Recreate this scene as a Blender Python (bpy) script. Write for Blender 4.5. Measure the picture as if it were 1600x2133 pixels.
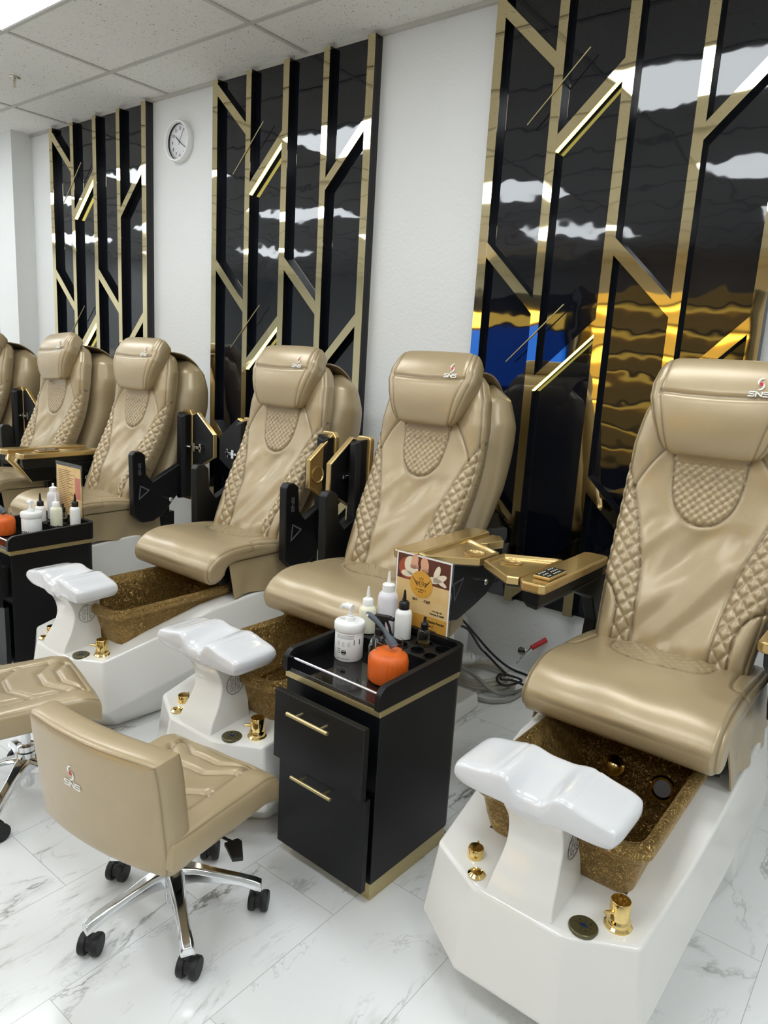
import bpy, bmesh, math, random
import numpy as np
from mathutils import Vector, Matrix
for o in list(bpy.data.objects): bpy.data.objects.remove(o)
random.seed(7)
SC = bpy.context.scene
COL = SC.collection
PI = math.pi
# ---------------- camera ----------------
R = [[0.78422351, 0.16972894, -0.59681285], [0.61777973, -0.12397511, 0.77651683], [0.05780744, -0.97766163, -0.20207929]]
CAMH = 1.41
cd = bpy.data.cameras.new('camera'); cam = bpy.data.objects.new('camera', cd); COL.objects.link(cam)
cd.sensor_fit = 'HORIZONTAL'; cd.sensor_width = 36; cd.lens = 36 * 1496.17 / 1600
cd.clip_start = 0.05
cam.matrix_world = Matrix(((R[0][0], -R[0][1], -R[0][2], 0), (R[1][0], -R[1][1], -R[1][2], 0), (R[2][0], -R[2][1], -R[2][2], CAMH), (0, 0, 0, 1)))
SC.camera = cam
# ---------------- world, light levels ----------------
W = bpy.data.worlds.new('world'); SC.world = W; W.use_nodes = True
W.node_tree.nodes['Background'].inputs[0].default_value = (0.8, 0.85, 0.9, 1); W.node_tree.nodes['Background'].inputs[1].default_value = 0.25
vs = SC.view_settings
vs.view_transform = 'Standard'; vs.look = 'None'; vs.gamma = 1; vs.exposure = 0.0; vs.use_curve_mapping = False
LIGHT_E = 10.0
LED_E = 6.0
CEIL = 2.995
WALL = 3.02

# ---------------- materials ----------------
def lin(c):
    return tuple((x / 255 / 12.92) if x / 255 <= 0.04045 else ((x / 255 + 0.055) / 1.055) ** 2.4 for x in c)
def mat(name, rgb, rough=0.5, metal=0.0, bump=None, emit=None, **kw):
    m = bpy.data.materials.new(name); m.use_nodes = True
    nt = m.node_tree; b = nt.nodes['Principled BSDF']
    b.inputs['Base Color'].default_value = (*lin(rgb), 1)
    b.inputs['Roughness'].default_value = rough; b.inputs['Metallic'].default_value = metal
    for k, v in kw.items():
        b.inputs[k.replace('_', ' ')].default_value = v
    if emit:
        b.inputs['Emission Color'].default_value = (*lin(emit[0]), 1); b.inputs['Emission Strength'].default_value = emit[1]
    if bump:
        for (sc, st, dist, det) in [bump]:
            tc = nt.nodes.new('ShaderNodeTexCoord'); n = nt.nodes.new('ShaderNodeTexNoise'); bp = nt.nodes.new('ShaderNodeBump')
            n.inputs['Scale'].default_value = sc; n.inputs['Detail'].default_value = det
            bp.inputs['Strength'].default_value = st; bp.inputs['Distance'].default_value = dist
            nt.links.new(tc.outputs['Object'], n.inputs['Vector']); nt.links.new(n.outputs['Fac'], bp.inputs['Height']); nt.links.new(bp.outputs['Normal'], b.inputs['Normal'])
    return m
def nd(m, t, **kw):
    n = m.node_tree.nodes.new(t)
    for k, v in kw.items():
        if k == 'op': n.operation = v
        elif k.startswith('i'): n.inputs[int(k[1:])].default_value = v
    return n
def lk(m, a, b): m.node_tree.links.new(a, b)

M = {}
M['wall'] = mat('wall_paint', (226, 227, 225), 0.75, bump=(55, 0.35, 0.006, 4))
M['ceil'] = mat('ceiling_tile', (228, 226, 219), 0.9)
m = M['ceil']; nt = m.node_tree; b = nt.nodes['Principled BSDF']
tc = nd(m, 'ShaderNodeTexCoord'); n1 = nd(m, 'ShaderNodeTexNoise'); n1.inputs['Scale'].default_value = 95; n1.inputs['Detail'].default_value = 5
lk(m, tc.outputs['Object'], n1.inputs['Vector'])
rp = nd(m, 'ShaderNodeValToRGB'); rp.color_ramp.elements[0].position = 0.30; rp.color_ramp.elements[0].color = (*lin((120, 112, 100)), 1)
rp.color_ramp.elements[1].position = 0.36; rp.color_ramp.elements[1].color = (*lin((228, 226, 219)), 1)
lk(m, n1.outputs['Fac'], rp.inputs['Fac']); lk(m, rp.outputs['Color'], b.inputs['Base Color'])
bp = nd(m, 'ShaderNodeBump'); bp.inputs['Strength'].default_value = 0.5; bp.inputs['Distance'].default_value = 0.004
lk(m, n1.outputs['Fac'], bp.inputs['Height']); lk(m, bp.outputs['Normal'], b.inputs['Normal'])
M['grid'] = mat('ceiling_grid_metal', (190, 188, 180), 0.5)

# marble floor, 30 x 60 cm tiles with a third offset
m = M['floor'] = mat('marble_floor', (236, 236, 234), 0.16)
b = m.node_tree.nodes['Principled BSDF']
tc = nd(m, 'ShaderNodeTexCoord'); sp = nd(m, 'ShaderNodeSeparateXYZ'); lk(m, tc.outputs['Object'], sp.inputs[0])
def mth(op, a, c=None, clamp=False):
    n = nd(m, 'ShaderNodeMath', op=op); n.use_clamp = clamp
    for i, v in enumerate((a, c)):
        if v is None: continue
        if isinstance(v, (int, float)): n.inputs[i].default_value = v
        else: lk(m, v, n.inputs[i])
    return n.outputs[0]
xs = mth('DIVIDE', mth('ADD', sp.outputs[0], 1.34), 0.3)
colx = mth('FLOOR', xs); fx = mth('FRACT', xs)
ysn = mth('DIVIDE', mth('SUBTRACT', mth('SUBTRACT', sp.outputs[1], 1.24), mth('MULTIPLY', colx, 0.2)), 0.6)
rowy = mth('FLOOR', ysn); fy = mth('FRACT', ysn)
ex = mth('MULTIPLY', mth('MINIMUM', fx, mth('SUBTRACT', 1.0, fx)), 0.3)
ey = mth('MULTIPLY', mth('MINIMUM', fy, mth('SUBTRACT', 1.0, fy)), 0.6)
edge = mth('MINIMUM', ex, ey)
grout = mth('LESS_THAN', edge, 0.0009)
cb = nd(m, 'ShaderNodeCombineXYZ'); lk(m, colx, cb.inputs[0]); lk(m, rowy, cb.inputs[1])
wn = nd(m, 'ShaderNodeTexWhiteNoise'); lk(m, cb.outputs[0], wn.inputs[0])
vsc = nd(m, 'ShaderNodeVectorMath', op='SCALE'); lk(m, wn.outputs['Color'], vsc.inputs[0]); vsc.inputs['Scale'].default_value = 9.0
va = nd(m, 'ShaderNodeVectorMath', op='ADD'); lk(m, tc.outputs['Object'], va.inputs[0]); lk(m, vsc.outputs[0], va.inputs[1])
def vein(scale, dist, width, det=6, off=0.0, dx=1.0, dy=1.0, rot=0.6):
    mp = nd(m, 'ShaderNodeMapping'); mp.inputs['Scale'].default_value = (dx, dy, 1); mp.inputs['Location'].default_value = (off, off, 0); mp.inputs['Rotation'].default_value = (0, 0, rot)
    lk(m, va.outputs[0], mp.inputs[0])
    n = nd(m, 'ShaderNodeTexNoise'); n.inputs['Scale'].default_value = scale; n.inputs['Detail'].default_value = det; n.inputs['Distortion'].default_value = dist; n.inputs['Roughness'].default_value = 0.62
    lk(m, mp.outputs[0], n.inputs['Vector'])
    a = mth('ABSOLUTE', mth('SUBTRACT', n.outputs['Fac'], 0.5))
    return mth('SUBTRACT', 1.0, mth('DIVIDE', a, width), True)
v1 = vein(1.5, 0.55, 0.011, 7, 0, 1.5, .6)
v2 = vein(1.5, 0.55, 0.05, 7, 0, 1.5, .6)
v3 = vein(2.6, 0.8, 0.008, 6, 4.3, 1.2, .6, 1.1)
nm = nd(m, 'ShaderNodeTexNoise'); nm.inputs['Scale'].default_value = 3.0; lk(m, va.outputs[0], nm.inputs['Vector'])
msk = mth('MULTIPLY', mth('SUBTRACT', nm.outputs['Fac'], 0.44), 7.0, True)
nm2 = nd(m, 'ShaderNodeTexNoise'); nm2.inputs['Scale'].default_value = 8.0; lk(m, va.outputs[0], nm2.inputs['Vector'])
msk2 = mth('MULTIPLY', mth('SUBTRACT', nm2.outputs['Fac'], 0.42), 5.0, True)
tot = mth('ADD', mth('MULTIPLY', mth('MULTIPLY', v1, 0.8), msk), mth('ADD', mth('MULTIPLY', mth('MULTIPLY', v2, mth('MULTIPLY', msk, msk2)), 0.42), mth('MULTIPLY', mth('MULTIPLY', v3, 0.3), msk2)), True)
mx = nd(m, 'ShaderNodeMixRGB'); mx.inputs[1].default_value = (*lin((231, 232, 231)), 1); mx.inputs[2].default_value = (*lin((140, 138, 132)), 1); lk(m, tot, mx.inputs[0])
mg = nd(m, 'ShaderNodeMixRGB'); mg.inputs[2].default_value = (*lin((182, 182, 178)), 1); lk(m, grout, mg.inputs[0]); lk(m, mx.outputs[0], mg.inputs[1])
lk(m, mg.outputs[0], b.inputs['Base Color'])

def leather(name, rgb, dark, rough=0.36):
    m = mat(name, rgb, rough, 0.22)
    b = m.node_tree.nodes['Principled BSDF']
    b.inputs['Specular IOR Level'].default_value = 0.6
    b.inputs['Coat Weight'].default_value = 0.35; b.inputs['Coat Roughness'].default_value = 0.20
    tc = nd(m, 'ShaderNodeTexCoord')
    at = nd(m, 'ShaderNodeAttribute'); at.attribute_name = 'seam'
    n2 = nd(m, 'ShaderNodeTexNoise'); n2.inputs['Scale'].default_value = 7; n2.inputs['Detail'].default_value = 5; lk(m, tc.outputs['Object'], n2.inputs['Vector'])
    mp = nd(m, 'ShaderNodeMapping'); mp.inputs['Scale'].default_value = (1, 1, .18); lk(m, tc.outputs['Object'], mp.inputs[0])
    n3 = nd(m, 'ShaderNodeTexNoise'); n3.inputs['Scale'].default_value = 420; n3.inputs['Detail'].default_value = 3; lk(m, mp.outputs[0], n3.inputs['Vector'])
    mx = nd(m, 'ShaderNodeMixRGB'); mx.inputs[1].default_value = (*lin(rgb), 1); mx.inputs[2].default_value = (*[c * 0.82 for c in lin(rgb)], 1)
    lk(m, n2.outputs['Fac'], mx.inputs[0])
    ms = nd(m, 'ShaderNodeMixRGB'); ms.inputs[2].default_value = (*lin(dark), 1); lk(m, at.outputs['Fac'], ms.inputs[0]); lk(m, mx.outputs[0], ms.inputs[1])
    lk(m, ms.outputs[0], b.inputs['Base Color'])
    bp = nd(m, 'ShaderNodeBump'); bp.inputs['Strength'].default_value = 0.16; bp.inputs['Distance'].default_value = 0.0012
    lk(m, n3.outputs['Fac'], bp.inputs['Height'])
    n4 = nd(m, 'ShaderNodeTexNoise'); n4.inputs['Scale'].default_value = 11; n4.inputs['Detail'].default_value = 3; lk(m, tc.outputs['Object'], n4.inputs['Vector'])
    b2 = nd(m, 'ShaderNodeBump'); b2.inputs['Strength'].default_value = 0.25; b2.inputs['Distance'].default_value = 0.006
    lk(m, n4.outputs['Fac'], b2.inputs['Height']); lk(m, bp.outputs['Normal'], b2.inputs['Normal'])
    lk(m, b2.outputs['Normal'], b.inputs['Normal'])
    return m
M['leather'] = leather('champagne_leather', (178, 158, 122), (108, 90, 60), 0.36)
M['tubwhite'] = mat('white_gelcoat', (227, 225, 219), 0.13, Coat_Weight=0.3)
M['padwhite'] = mat('white_gloss_plastic', (216, 216, 218), 0.12, Coat_Weight=0.4)
M['black'] = mat('black_plastic', (9, 10, 12), 0.42, Specular_IOR_Level=0.4)
M['blackmatte'] = mat('black_laminate', (5, 6, 9), 0.42, Specular_IOR_Level=0.35)
M['granite'] = mat('black_granite', (12, 12, 14), 0.08)
M['goldpaint'] = mat('gold_lacquer', (198, 168, 108), 0.27, 0.75, Coat_Weight=0.6, Coat_Roughness=0.08)
M['goldtrim'] = mat('brushed_gold', (200, 184, 136), 0.33, 0.85)
M['goldmirror'] = mat('mirror_gold', (220, 206, 166), 0.03, 1.0, bump=(4, 0.16, 0.02, 1))
M['goldchrome'] = mat('polished_gold', (236, 208, 140), 0.06, 1.0)
M['chrome'] = mat('chrome', (225, 226, 228), 0.08, 1.0)
M['steel'] = mat('brushed_steel', (205, 200, 190), 0.25, 1.0)
M['acrylic'] = mat('black_acrylic', (9, 13, 22), 0.03, bump=(4.5, 0.11, 0.018, 2.0))
M['acrylic'].node_tree.nodes['Principled BSDF'].inputs['IOR'].default_value = 1.62
M['slat'] = mat('black_slat', (10, 11, 15), 0.2)
M['led'] = mat('led_strip', (255, 240, 150), 0.5, emit=((255, 236, 120), LED_E))
M['lamp'] = mat('light_diffuser', (255, 255, 255), 0.5, emit=((244, 250, 254), LIGHT_E))
M['white'] = mat('white_plastic', (238, 238, 236), 0.35)
M['logo'] = mat('logo_white', (244, 243, 240), 0.5)
M['red'] = mat('logo_red', (190, 32, 38), 0.5)
M['ink'] = mat('black_print', (24, 24, 26), 0.6)
M['rubber'] = mat('black_rubber', (18, 18, 20), 0.55)
M['greygraphic'] = mat('grey_graphic', (105, 105, 108), 0.5)
M['disk'] = mat('bronze_disk', (92, 86, 58), 0.3, 0.5)
M['jarglass'] = mat('jar_glass', (252, 252, 252), 0.04, Transmission_Weight=1.0, IOR=1.12)
M['glass'] = mat('clear_glass', (250, 252, 252), 0.03, Transmission_Weight=1.0, IOR=1.45)
M['clearpl'] = mat('clear_plastic', (238, 240, 240), 0.15, Transmission_Weight=0.85, IOR=1.3)
M['frost'] = mat('frosted_plastic', (232, 228, 232), 0.35, Transmission_Weight=0.12, IOR=1.3)
M['creambody'] = mat('yellowish_plastic', (232, 230, 204), 0.3)
M['whitebody'] = mat('milky_plastic', (240, 240, 236), 0.25)
M['hosegrey'] = mat('grey_braid', (150, 148, 142), 0.4)
M['cream'] = mat('cream_liquid', (226, 222, 190), 0.35)
M['lotion'] = mat('white_lotion', (242, 242, 236), 0.3)
M['orange'] = mat('orange_scrub', (238, 112, 34), 0.35, Subsurface_Weight=0.2, bump=(90, 0.4, 0.002, 3))
M['silicone'] = mat('grey_silicone', (78, 86, 94), 0.5)
M['olive'] = mat('olive_oil', (120, 96, 40), 0.1, Transmission_Weight=0.5)
M['hose'] = mat('clear_hose', (214, 208, 192), 0.2, Transmission_Weight=0.35, IOR=1.3)
M['pink'] = mat('pink_print', (214, 110, 130), 0.5)
# gold leaf basin
m = M['foil'] = mat('gold_leaf', (150, 112, 52), 0.24, 0.72)
b = m.node_tree.nodes['Principled BSDF']
tc = nd(m, 'ShaderNodeTexCoord')
nz = nd(m, 'ShaderNodeTexNoise'); nz.inputs['Scale'].default_value = 58; nz.inputs['Detail'].default_value = 6; nz.inputs['Distortion'].default_value = 2.2; nz.inputs['Roughness'].default_value = 0.65
lk(m, tc.outputs['Object'], nz.inputs['Vector'])
ab = mth('ABSOLUTE', mth('SUBTRACT', nz.outputs['Fac'], 0.5)); rid = mth('SUBTRACT', 1.0, mth('MULTIPLY', ab, 12.0), True)
nz2 = nd(m, 'ShaderNodeTexNoise'); nz2.inputs['Scale'].default_value = 95; nz2.inputs['Detail'].default_value = 4; nz2.inputs['Distortion'].default_value = 1.0
lk(m, tc.outputs['Object'], nz2.inputs['Vector'])
hh = mth('ADD', mth('MULTIPLY', rid, -0.5), mth('MULTIPLY', nz2.outputs['Fac'], 1.2))
bp = nd(m, 'ShaderNodeBump'); bp.inputs['Strength'].default_value = 0.9; bp.inputs['Distance'].default_value = 0.011
lk(m, hh, bp.inputs['Height']); lk(m, bp.outputs['Normal'], b.inputs['Normal'])
mx = nd(m, 'ShaderNodeMixRGB'); mx.inputs[1].default_value = (*lin((204, 170, 104)), 1); mx.inputs[2].default_value = (*lin((130, 100, 50)), 1)
lk(m, mth('MULTIPLY', rid, 0.75), mx.inputs[0]); lk(m, mx.outputs[0], b.inputs['Base Color'])

# ---------------- mesh helpers ----------------
class MB:
    def __init__(s): s.v = []; s.f = []; s.mi = []; s.cur = 0
    def add(s, vs, fs):
        o = len(s.v); s.v += [tuple(v) for v in vs]
        for f in fs: s.f.append(tuple(i + o for i in f)); s.mi.append(s.cur)
        return s
    def box(s, x0, x1, y0, y1, z0, z1):
        return s.add([(x, y, z) for x in (x0, x1) for y in (y0, y1) for z in (z0, z1)],
                     [(0, 1, 3, 2), (4, 6, 7, 5), (0, 4, 5, 1), (2, 3, 7, 6), (0, 2, 6, 4), (1, 5, 7, 3)])
    def prism(s, pts, axis, a, b2):
        n = len(pts)
        def P(p, h): return {'x': (h, p[0], p[1]), 'y': (p[0], h, p[1]), 'z': (p[0], p[1], h)}[axis]
        vs = [P(p, a) for p in pts] + [P(p, b2) for p in pts]
        fs = [tuple(range(n))[::-1], tuple(range(n, 2 * n))] + [(i, (i + 1) % n, n + (i + 1) % n, n + i) for i in range(n)]
        return s.add(vs, fs)
    def lathe(s, prof, c=(0, 0, 0), n=32, axis='z', cap=True):
        vs = []; fs = []
        for r, h in prof:
            for k in range(n):
                a = 2 * PI * k / n; u, v = r * math.cos(a), r * math.sin(a)
                p = {'z': (u, v, h), 'x': (h, u, v), 'y': (u, h, v)}[axis]
                vs.append((p[0] + c[0], p[1] + c[1], p[2] + c[2]))
        for i in range(len(prof) - 1):
            for k in range(n):
                fs.append((i * n + k, i * n + (k + 1) % n, (i + 1) * n + (k + 1) % n, (i + 1) * n + k))
        if cap:
            fs.append(tuple(range(n))[::-1]); fs.append(tuple(range((len(prof) - 1) * n, len(prof) * n)))
        return s.add(vs, fs)
    def tube(s, pts, r, n=10, cap=True):
        pts = [Vector(p) for p in pts]; rs = r if isinstance(r, (list, tuple)) else [r] * len(pts)
        vs = []; fs = []; up = None
        for i, p in enumerate(pts):
            t = (pts[min(i + 1, len(pts) - 1)] - pts[max(i - 1, 0)]).normalized()
            if up is None:
                up = Vector((0, 0, 1)) if abs(t.z) < 0.9 else Vector((1, 0, 0))
            a = t.cross(up).normalized(); up = a.cross(t).normalized()
            for k in range(n):
                q = 2 * PI * k / n
                vs.append(p + (a * math.cos(q) + up * math.sin(q)) * rs[i])
        for i in range(len(pts) - 1):
            for k in range(n):
                fs.append((i * n + k, i * n + (k + 1) % n, (i + 1) * n + (k + 1) % n, (i + 1) * n + k))
        if cap: fs.append(tuple(range(n))[::-1]); fs.append(tuple(range((len(pts) - 1) * n, len(pts) * n)))
        return s.add(vs, fs)
    def loft(s, rings, close=True, cap=True):
        n = len(rings[0]); vs = [v for r_ in rings for v in r_]; fs = []
        for i in range(len(rings) - 1):
            for k in range(n if close else n - 1):
                fs.append((i * n + k, i * n + (k + 1) % n, (i + 1) * n + (k + 1) % n, (i + 1) * n + k))
        if cap: fs.append(tuple(range(n))[::-1]); fs.append(tuple(range((len(rings) - 1) * n, len(rings) * n)))
        return s.add(vs, fs)
    def map(s, fn): s.v = [tuple(fn(*v)) for v in s.v]; return s
    def build(s, name, mats, parent=None, smooth=35, bevel=0, seg=3, sub=0):
        me = bpy.data.meshes.new(name); me.from_pydata(s.v, [], s.f)
        mats = mats if isinstance(mats, (list, tuple)) else [mats]
        for m_ in mats: me.materials.append(m_)
        bm = bmesh.new(); bm.from_mesh(me)
        for i, f in enumerate(bm.faces): f.material_index = s.mi[i] if i < len(s.mi) else 0
        bmesh.ops.recalc_face_normals(bm, faces=bm.faces)
        bm.to_mesh(me); bm.free()
        return link(name, me, parent, smooth, bevel, seg, sub)
def link(name, me, parent=None, smooth=35, bevel=0, seg=3, sub=0):
    if smooth:
        me.shade_smooth()
        if smooth < 180: me.set_sharp_from_angle(angle=math.radians(smooth))
    o = bpy.data.objects.new(name, me); COL.objects.link(o)
    if parent: o.parent = parent
    if bevel:
        mo = o.modifiers.new('bevel', 'BEVEL'); mo.width = bevel; mo.segments = seg; mo.limit_method = 'ANGLE'; mo.angle_limit = math.radians(25); mo.harden_normals = True
    if sub:
        mo = o.modifiers.new('sub', 'SUBSURF'); mo.levels = sub; mo.render_levels = sub
    return o
def gridmesh(name, V, F, mats, parent=None, attr=None, smooth=180):
    me = bpy.data.meshes.new(name); me.from_pydata(V.tolist(), [], F)
    me.materials.append(mats)
    if attr is not None:
        a = me.attributes.new('seam', 'FLOAT', 'POINT'); a.data.foreach_set('value', attr.astype(np.float32))
    return link(name, me, parent, smooth)
def tag(o, label=None, cat=None, group=None, kind=None):
    if label: o['label'] = label
    if cat: o['category'] = cat
    if group: o['group'] = group
    if kind: o['kind'] = kind
    return o
def empty(name, loc=(0, 0, 0), rz=0, label=None, cat=None, group=None):
    o = bpy.data.objects.new(name, None); COL.objects.link(o); o.empty_display_size = 0.1
    o.location = loc; o.rotation_euler = (0, 0, rz); return tag(o, label, cat, group)
def kids(o): return [c for c in bpy.data.objects if c.parent == o]
def copy_tree(o, parent=None):
    c = o.copy(); COL.objects.link(c)
    if parent: c.parent = parent
    for ch in kids(o): copy_tree(ch, c)
    return c
def text_mb(txt, size=0.02, sx=1.0, bold=0.0):
    cu = bpy.data.curves.new('t', 'FONT'); cu.body = txt; cu.size = size; cu.extrude = 0.0003; cu.align_x = 'CENTER'; cu.align_y = 'CENTER'; cu.offset = bold; cu.resolution_u = 3
    o = bpy.data.objects.new('t', cu); COL.objects.link(o)
    me = bpy.data.meshes.new_from_object(o)
    mb = MB(); mb.add([(v.co.x * sx, v.co.y, v.co.z) for v in me.vertices], [tuple(p.vertices) for p in me.polygons])
    bpy.data.objects.remove(o); bpy.data.meshes.remove(me); bpy.data.curves.remove(cu)
    return mb
def ribbon(mb, pts, w, h=0.0006, closed=False):
    """flat stroke in the xy plane, height h"""
    n = len(pts)
    for i in range(n - 1):
        a = Vector(pts[i]); c = Vector(pts[i + 1]); d = (c - a)
        if d.length < 1e-9: continue
        d.normalize(); p = Vector((-d.y, d.x)) * w / 2; e = d * w * 0.45
        q = [a - e + p, a - e - p, c + e - p, c + e + p]
        mb.prism([(v.x, v.y) for v in q], 'z', 0, h)
# logo glyphs in the xy plane, total height 1, width about 0.95, origin at centre
def logo_mb():
    w = MB(); r_ = MB()
    S = [(1, 1), (.18, 1), (.02, .86), (.02, .66), (.18, .52), (.82, .52), (.98, .4), (.98, .14), (.84, 0), (0, 0)]
    Nn = [(0, 0), (0, 1), (1, 0), (1, 1)]
    for k, g in enumerate((S, Nn, S)):
        ox = -0.48 + k * 0.345
        ribbon(w, [(ox + x * 0.27, -0.5 + y * 0.24) for x, y in g], 0.055, 0.012)
    def cres(sg):
        out = []; inn = []
        for i in range(17):
            a = math.radians(75 + 205 * i / 16) if sg > 0 else math.radians(-105 + 205 * i / 16)
            t = i / 16; th = 0.085 * math.sin(PI * min(1, t * 1.1 + .05)) ** .7 if t < .9 else .02
            cx, cy = (0.0, 0.28) if sg > 0 else (0.0, 0.06)
            rr = 0.235
            out.append((cx + .05 * sg + rr * math.cos(a), cy + rr * math.sin(a))); inn.append((cx + .05 * sg + (rr - th) * math.cos(a), cy + (rr - th) * math.sin(a)))
        for i in range(16):
            w.prism([out[i], out[i + 1], inn[i + 1], inn[i]], 'z', 0, .012)
    cres(1); cres(-1)
    r_.prism([(0.0 + .105 * math.cos(a), .17 + .105 * math.sin(a)) for a in [2 * PI * k / 20 for k in range(20)]], 'z', 0, .016)
    return w, r_
def place2d(mb, origin, ex, ey, size):
    """map a flat xy drawing on to a plane in 3D"""
    o = Vector(origin); ex = Vector(ex).normalized(); ey = Vector(ey).normalized(); ez = ex.cross(ey)
    return mb.map(lambda x, y, z: o + (ex * x + ey * y + ez * z) * size)
def add_logo(origin, ex, ey, size, parent):
    a, c = logo_mb()
    lo = place2d(a, origin, ex, ey, size).build('logo', M['logo'], parent, 0)
    place2d(c, origin, ex, ey, size).build('logo_dot', M['red'], lo, 0)
    return lo

# ---------------- leather slab machinery ----------------
def cr(pts, n):
    """Catmull-Rom through 2D points, resampled evenly by arc length"""
    P = np.array(pts, float); P = np.vstack([2 * P[0] - P[1], P, 2 * P[-1] - P[-2]])
    out = []
    for i in range(1, len(P) - 2):
        for t in np.linspace(0, 1, 24, endpoint=False):
            a, b_, c, d = P[i - 1:i + 3]
            out.append(0.5 * ((2 * b_) + (-a + c) * t + (2 * a - 5 * b_ + 4 * c - d) * t * t + (-a + 3 * b_ - 3 * c + d) * t ** 3))
    out.append(P[-2]); out = np.array(out)
    s = np.r_[0, np.cumsum(np.hypot(*np.diff(out, axis=0).T))]; q = np.linspace(0, s[-1], n)
    return np.c_[np.interp(q, s, out[:, 0]), np.interp(q, s, out[:, 1])], s[-1]
def warp(n, k=1.7):
    s = np.linspace(-1, 1, n); return np.sign(s) * (1 - (1 - np.abs(s)) ** k)
def slab(curve, width, thick, nu, nv, pu=8, pv=14, disp=None, nb=24, round_v=True, gam=0.45):
    """curve: centre line (y,z) pts bottom->top; width, thick: functions of v in 0..1. returns V, F, attr"""
    C, L = cr(curve, 400); v = (warp(nv, 1.6) + 1) / 2
    ci = np.interp(v, np.linspace(0, 1, 400), np.arange(400))
    y = np.interp(ci, np.arange(400), C[:, 0]); z = np.interp(ci, np.arange(400), C[:, 1])
    dy = np.gradient(C[:, 0]); dz = np.gradient(C[:, 1]); ln = np.hypot(dy, dz)
    ty = np.interp(ci, np.arange(400), dy / ln); tz = np.interp(ci, np.arange(400), dz / ln)
    N = np.c_[-tz, ty]
    u = warp(nu, 1.6); ub = warp(nb, 1.6)[::-1][1:-1]
    ev = (1 - np.abs(2 * v - 1) ** pv) ** gam if round_v else np.ones_like(v)
    w = np.array([width(t) for t in v]); th = np.array([thick(t) for t in v])
    U = np.concatenate([u, ub]); sgn = np.concatenate([np.ones(nu), -np.ones(len(ub))])
    eu = (1 - np.minimum(1, np.abs(U)) ** pu) ** gam
    X = w[:, None] * U[None, :]
    off = (th / 2 * ev)[:, None] * (eu * sgn)[None, :]
    seam = np.zeros_like(X)
    if disp is not None:
        Z0 = np.repeat(z[:, None], X.shape[1], 1); d, sm = disp(X, Z0, np.repeat(w[:, None], X.shape[1], 1), np.repeat(v[:, None], X.shape[1], 1))
        m_ = (sgn > 0)[None, :] * np.ones_like(X); off = off + d * m_; seam = sm * m_
    Y = y[:, None] + N[:, 0][:, None] * off; Z = z[:, None] + N[:, 1][:, None] * off
    V = np.stack([X, Y, Z], -1).reshape(-1, 3); n = X.shape[1]; F = []
    for i in range(nv - 1):
        for k in range(n):
            F.append((i * n + k, i * n + (k + 1) % n, (i + 1) * n + (k + 1) % n, (i + 1) * n + k))
    F.append(tuple(range(n))[::-1]); F.append(tuple(range((nv - 1) * n, nv * n)))
    return V, F, seam.reshape(-1)
def pdist(X, Z, pts):
    d = np.full(X.shape, 9.0)
    for (a, b_) in zip(pts[:-1], pts[1:]):
        ax, az = a; bx, bz = b_; L2 = (bx - ax) ** 2 + (bz - az) ** 2 + 1e-12
        t = np.clip(((X - ax) * (bx - ax) + (Z - az) * (bz - az)) / L2, 0, 1)
        d = np.minimum(d, np.hypot(X - ax - t * (bx - ax), Z - az - t * (bz - az)))
    return d
def sm(x, a, b_): t = np.clip((x - a) / (b_ - a), 0, 1); return t * t * (3 - 2 * t)
def groove(X, Z, pts, depth=0.004, w=0.006):
    d = pdist(X, Z, pts); return -depth * np.exp(-(d / w) ** 2), np.exp(-(d / 0.0026) ** 2)
def curve2(pts, n=30): return [tuple(p) for p in cr(pts, n)[0]]
def diamonds(X, Z, sx, sz, h):
    a = np.abs(((X / sx + Z / sz) % 1) - .5) * 2; c = np.abs(((X / sx - Z / sz) % 1) - .5) * 2
    e = 1 - np.maximum(a, c)          # 0 on the stitch lines
    return h * (1 - (1 - np.clip(e * 1.25, 0, 1)) ** 2.2) - h * .6, np.exp(-(e / 0.06) ** 2)

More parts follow.
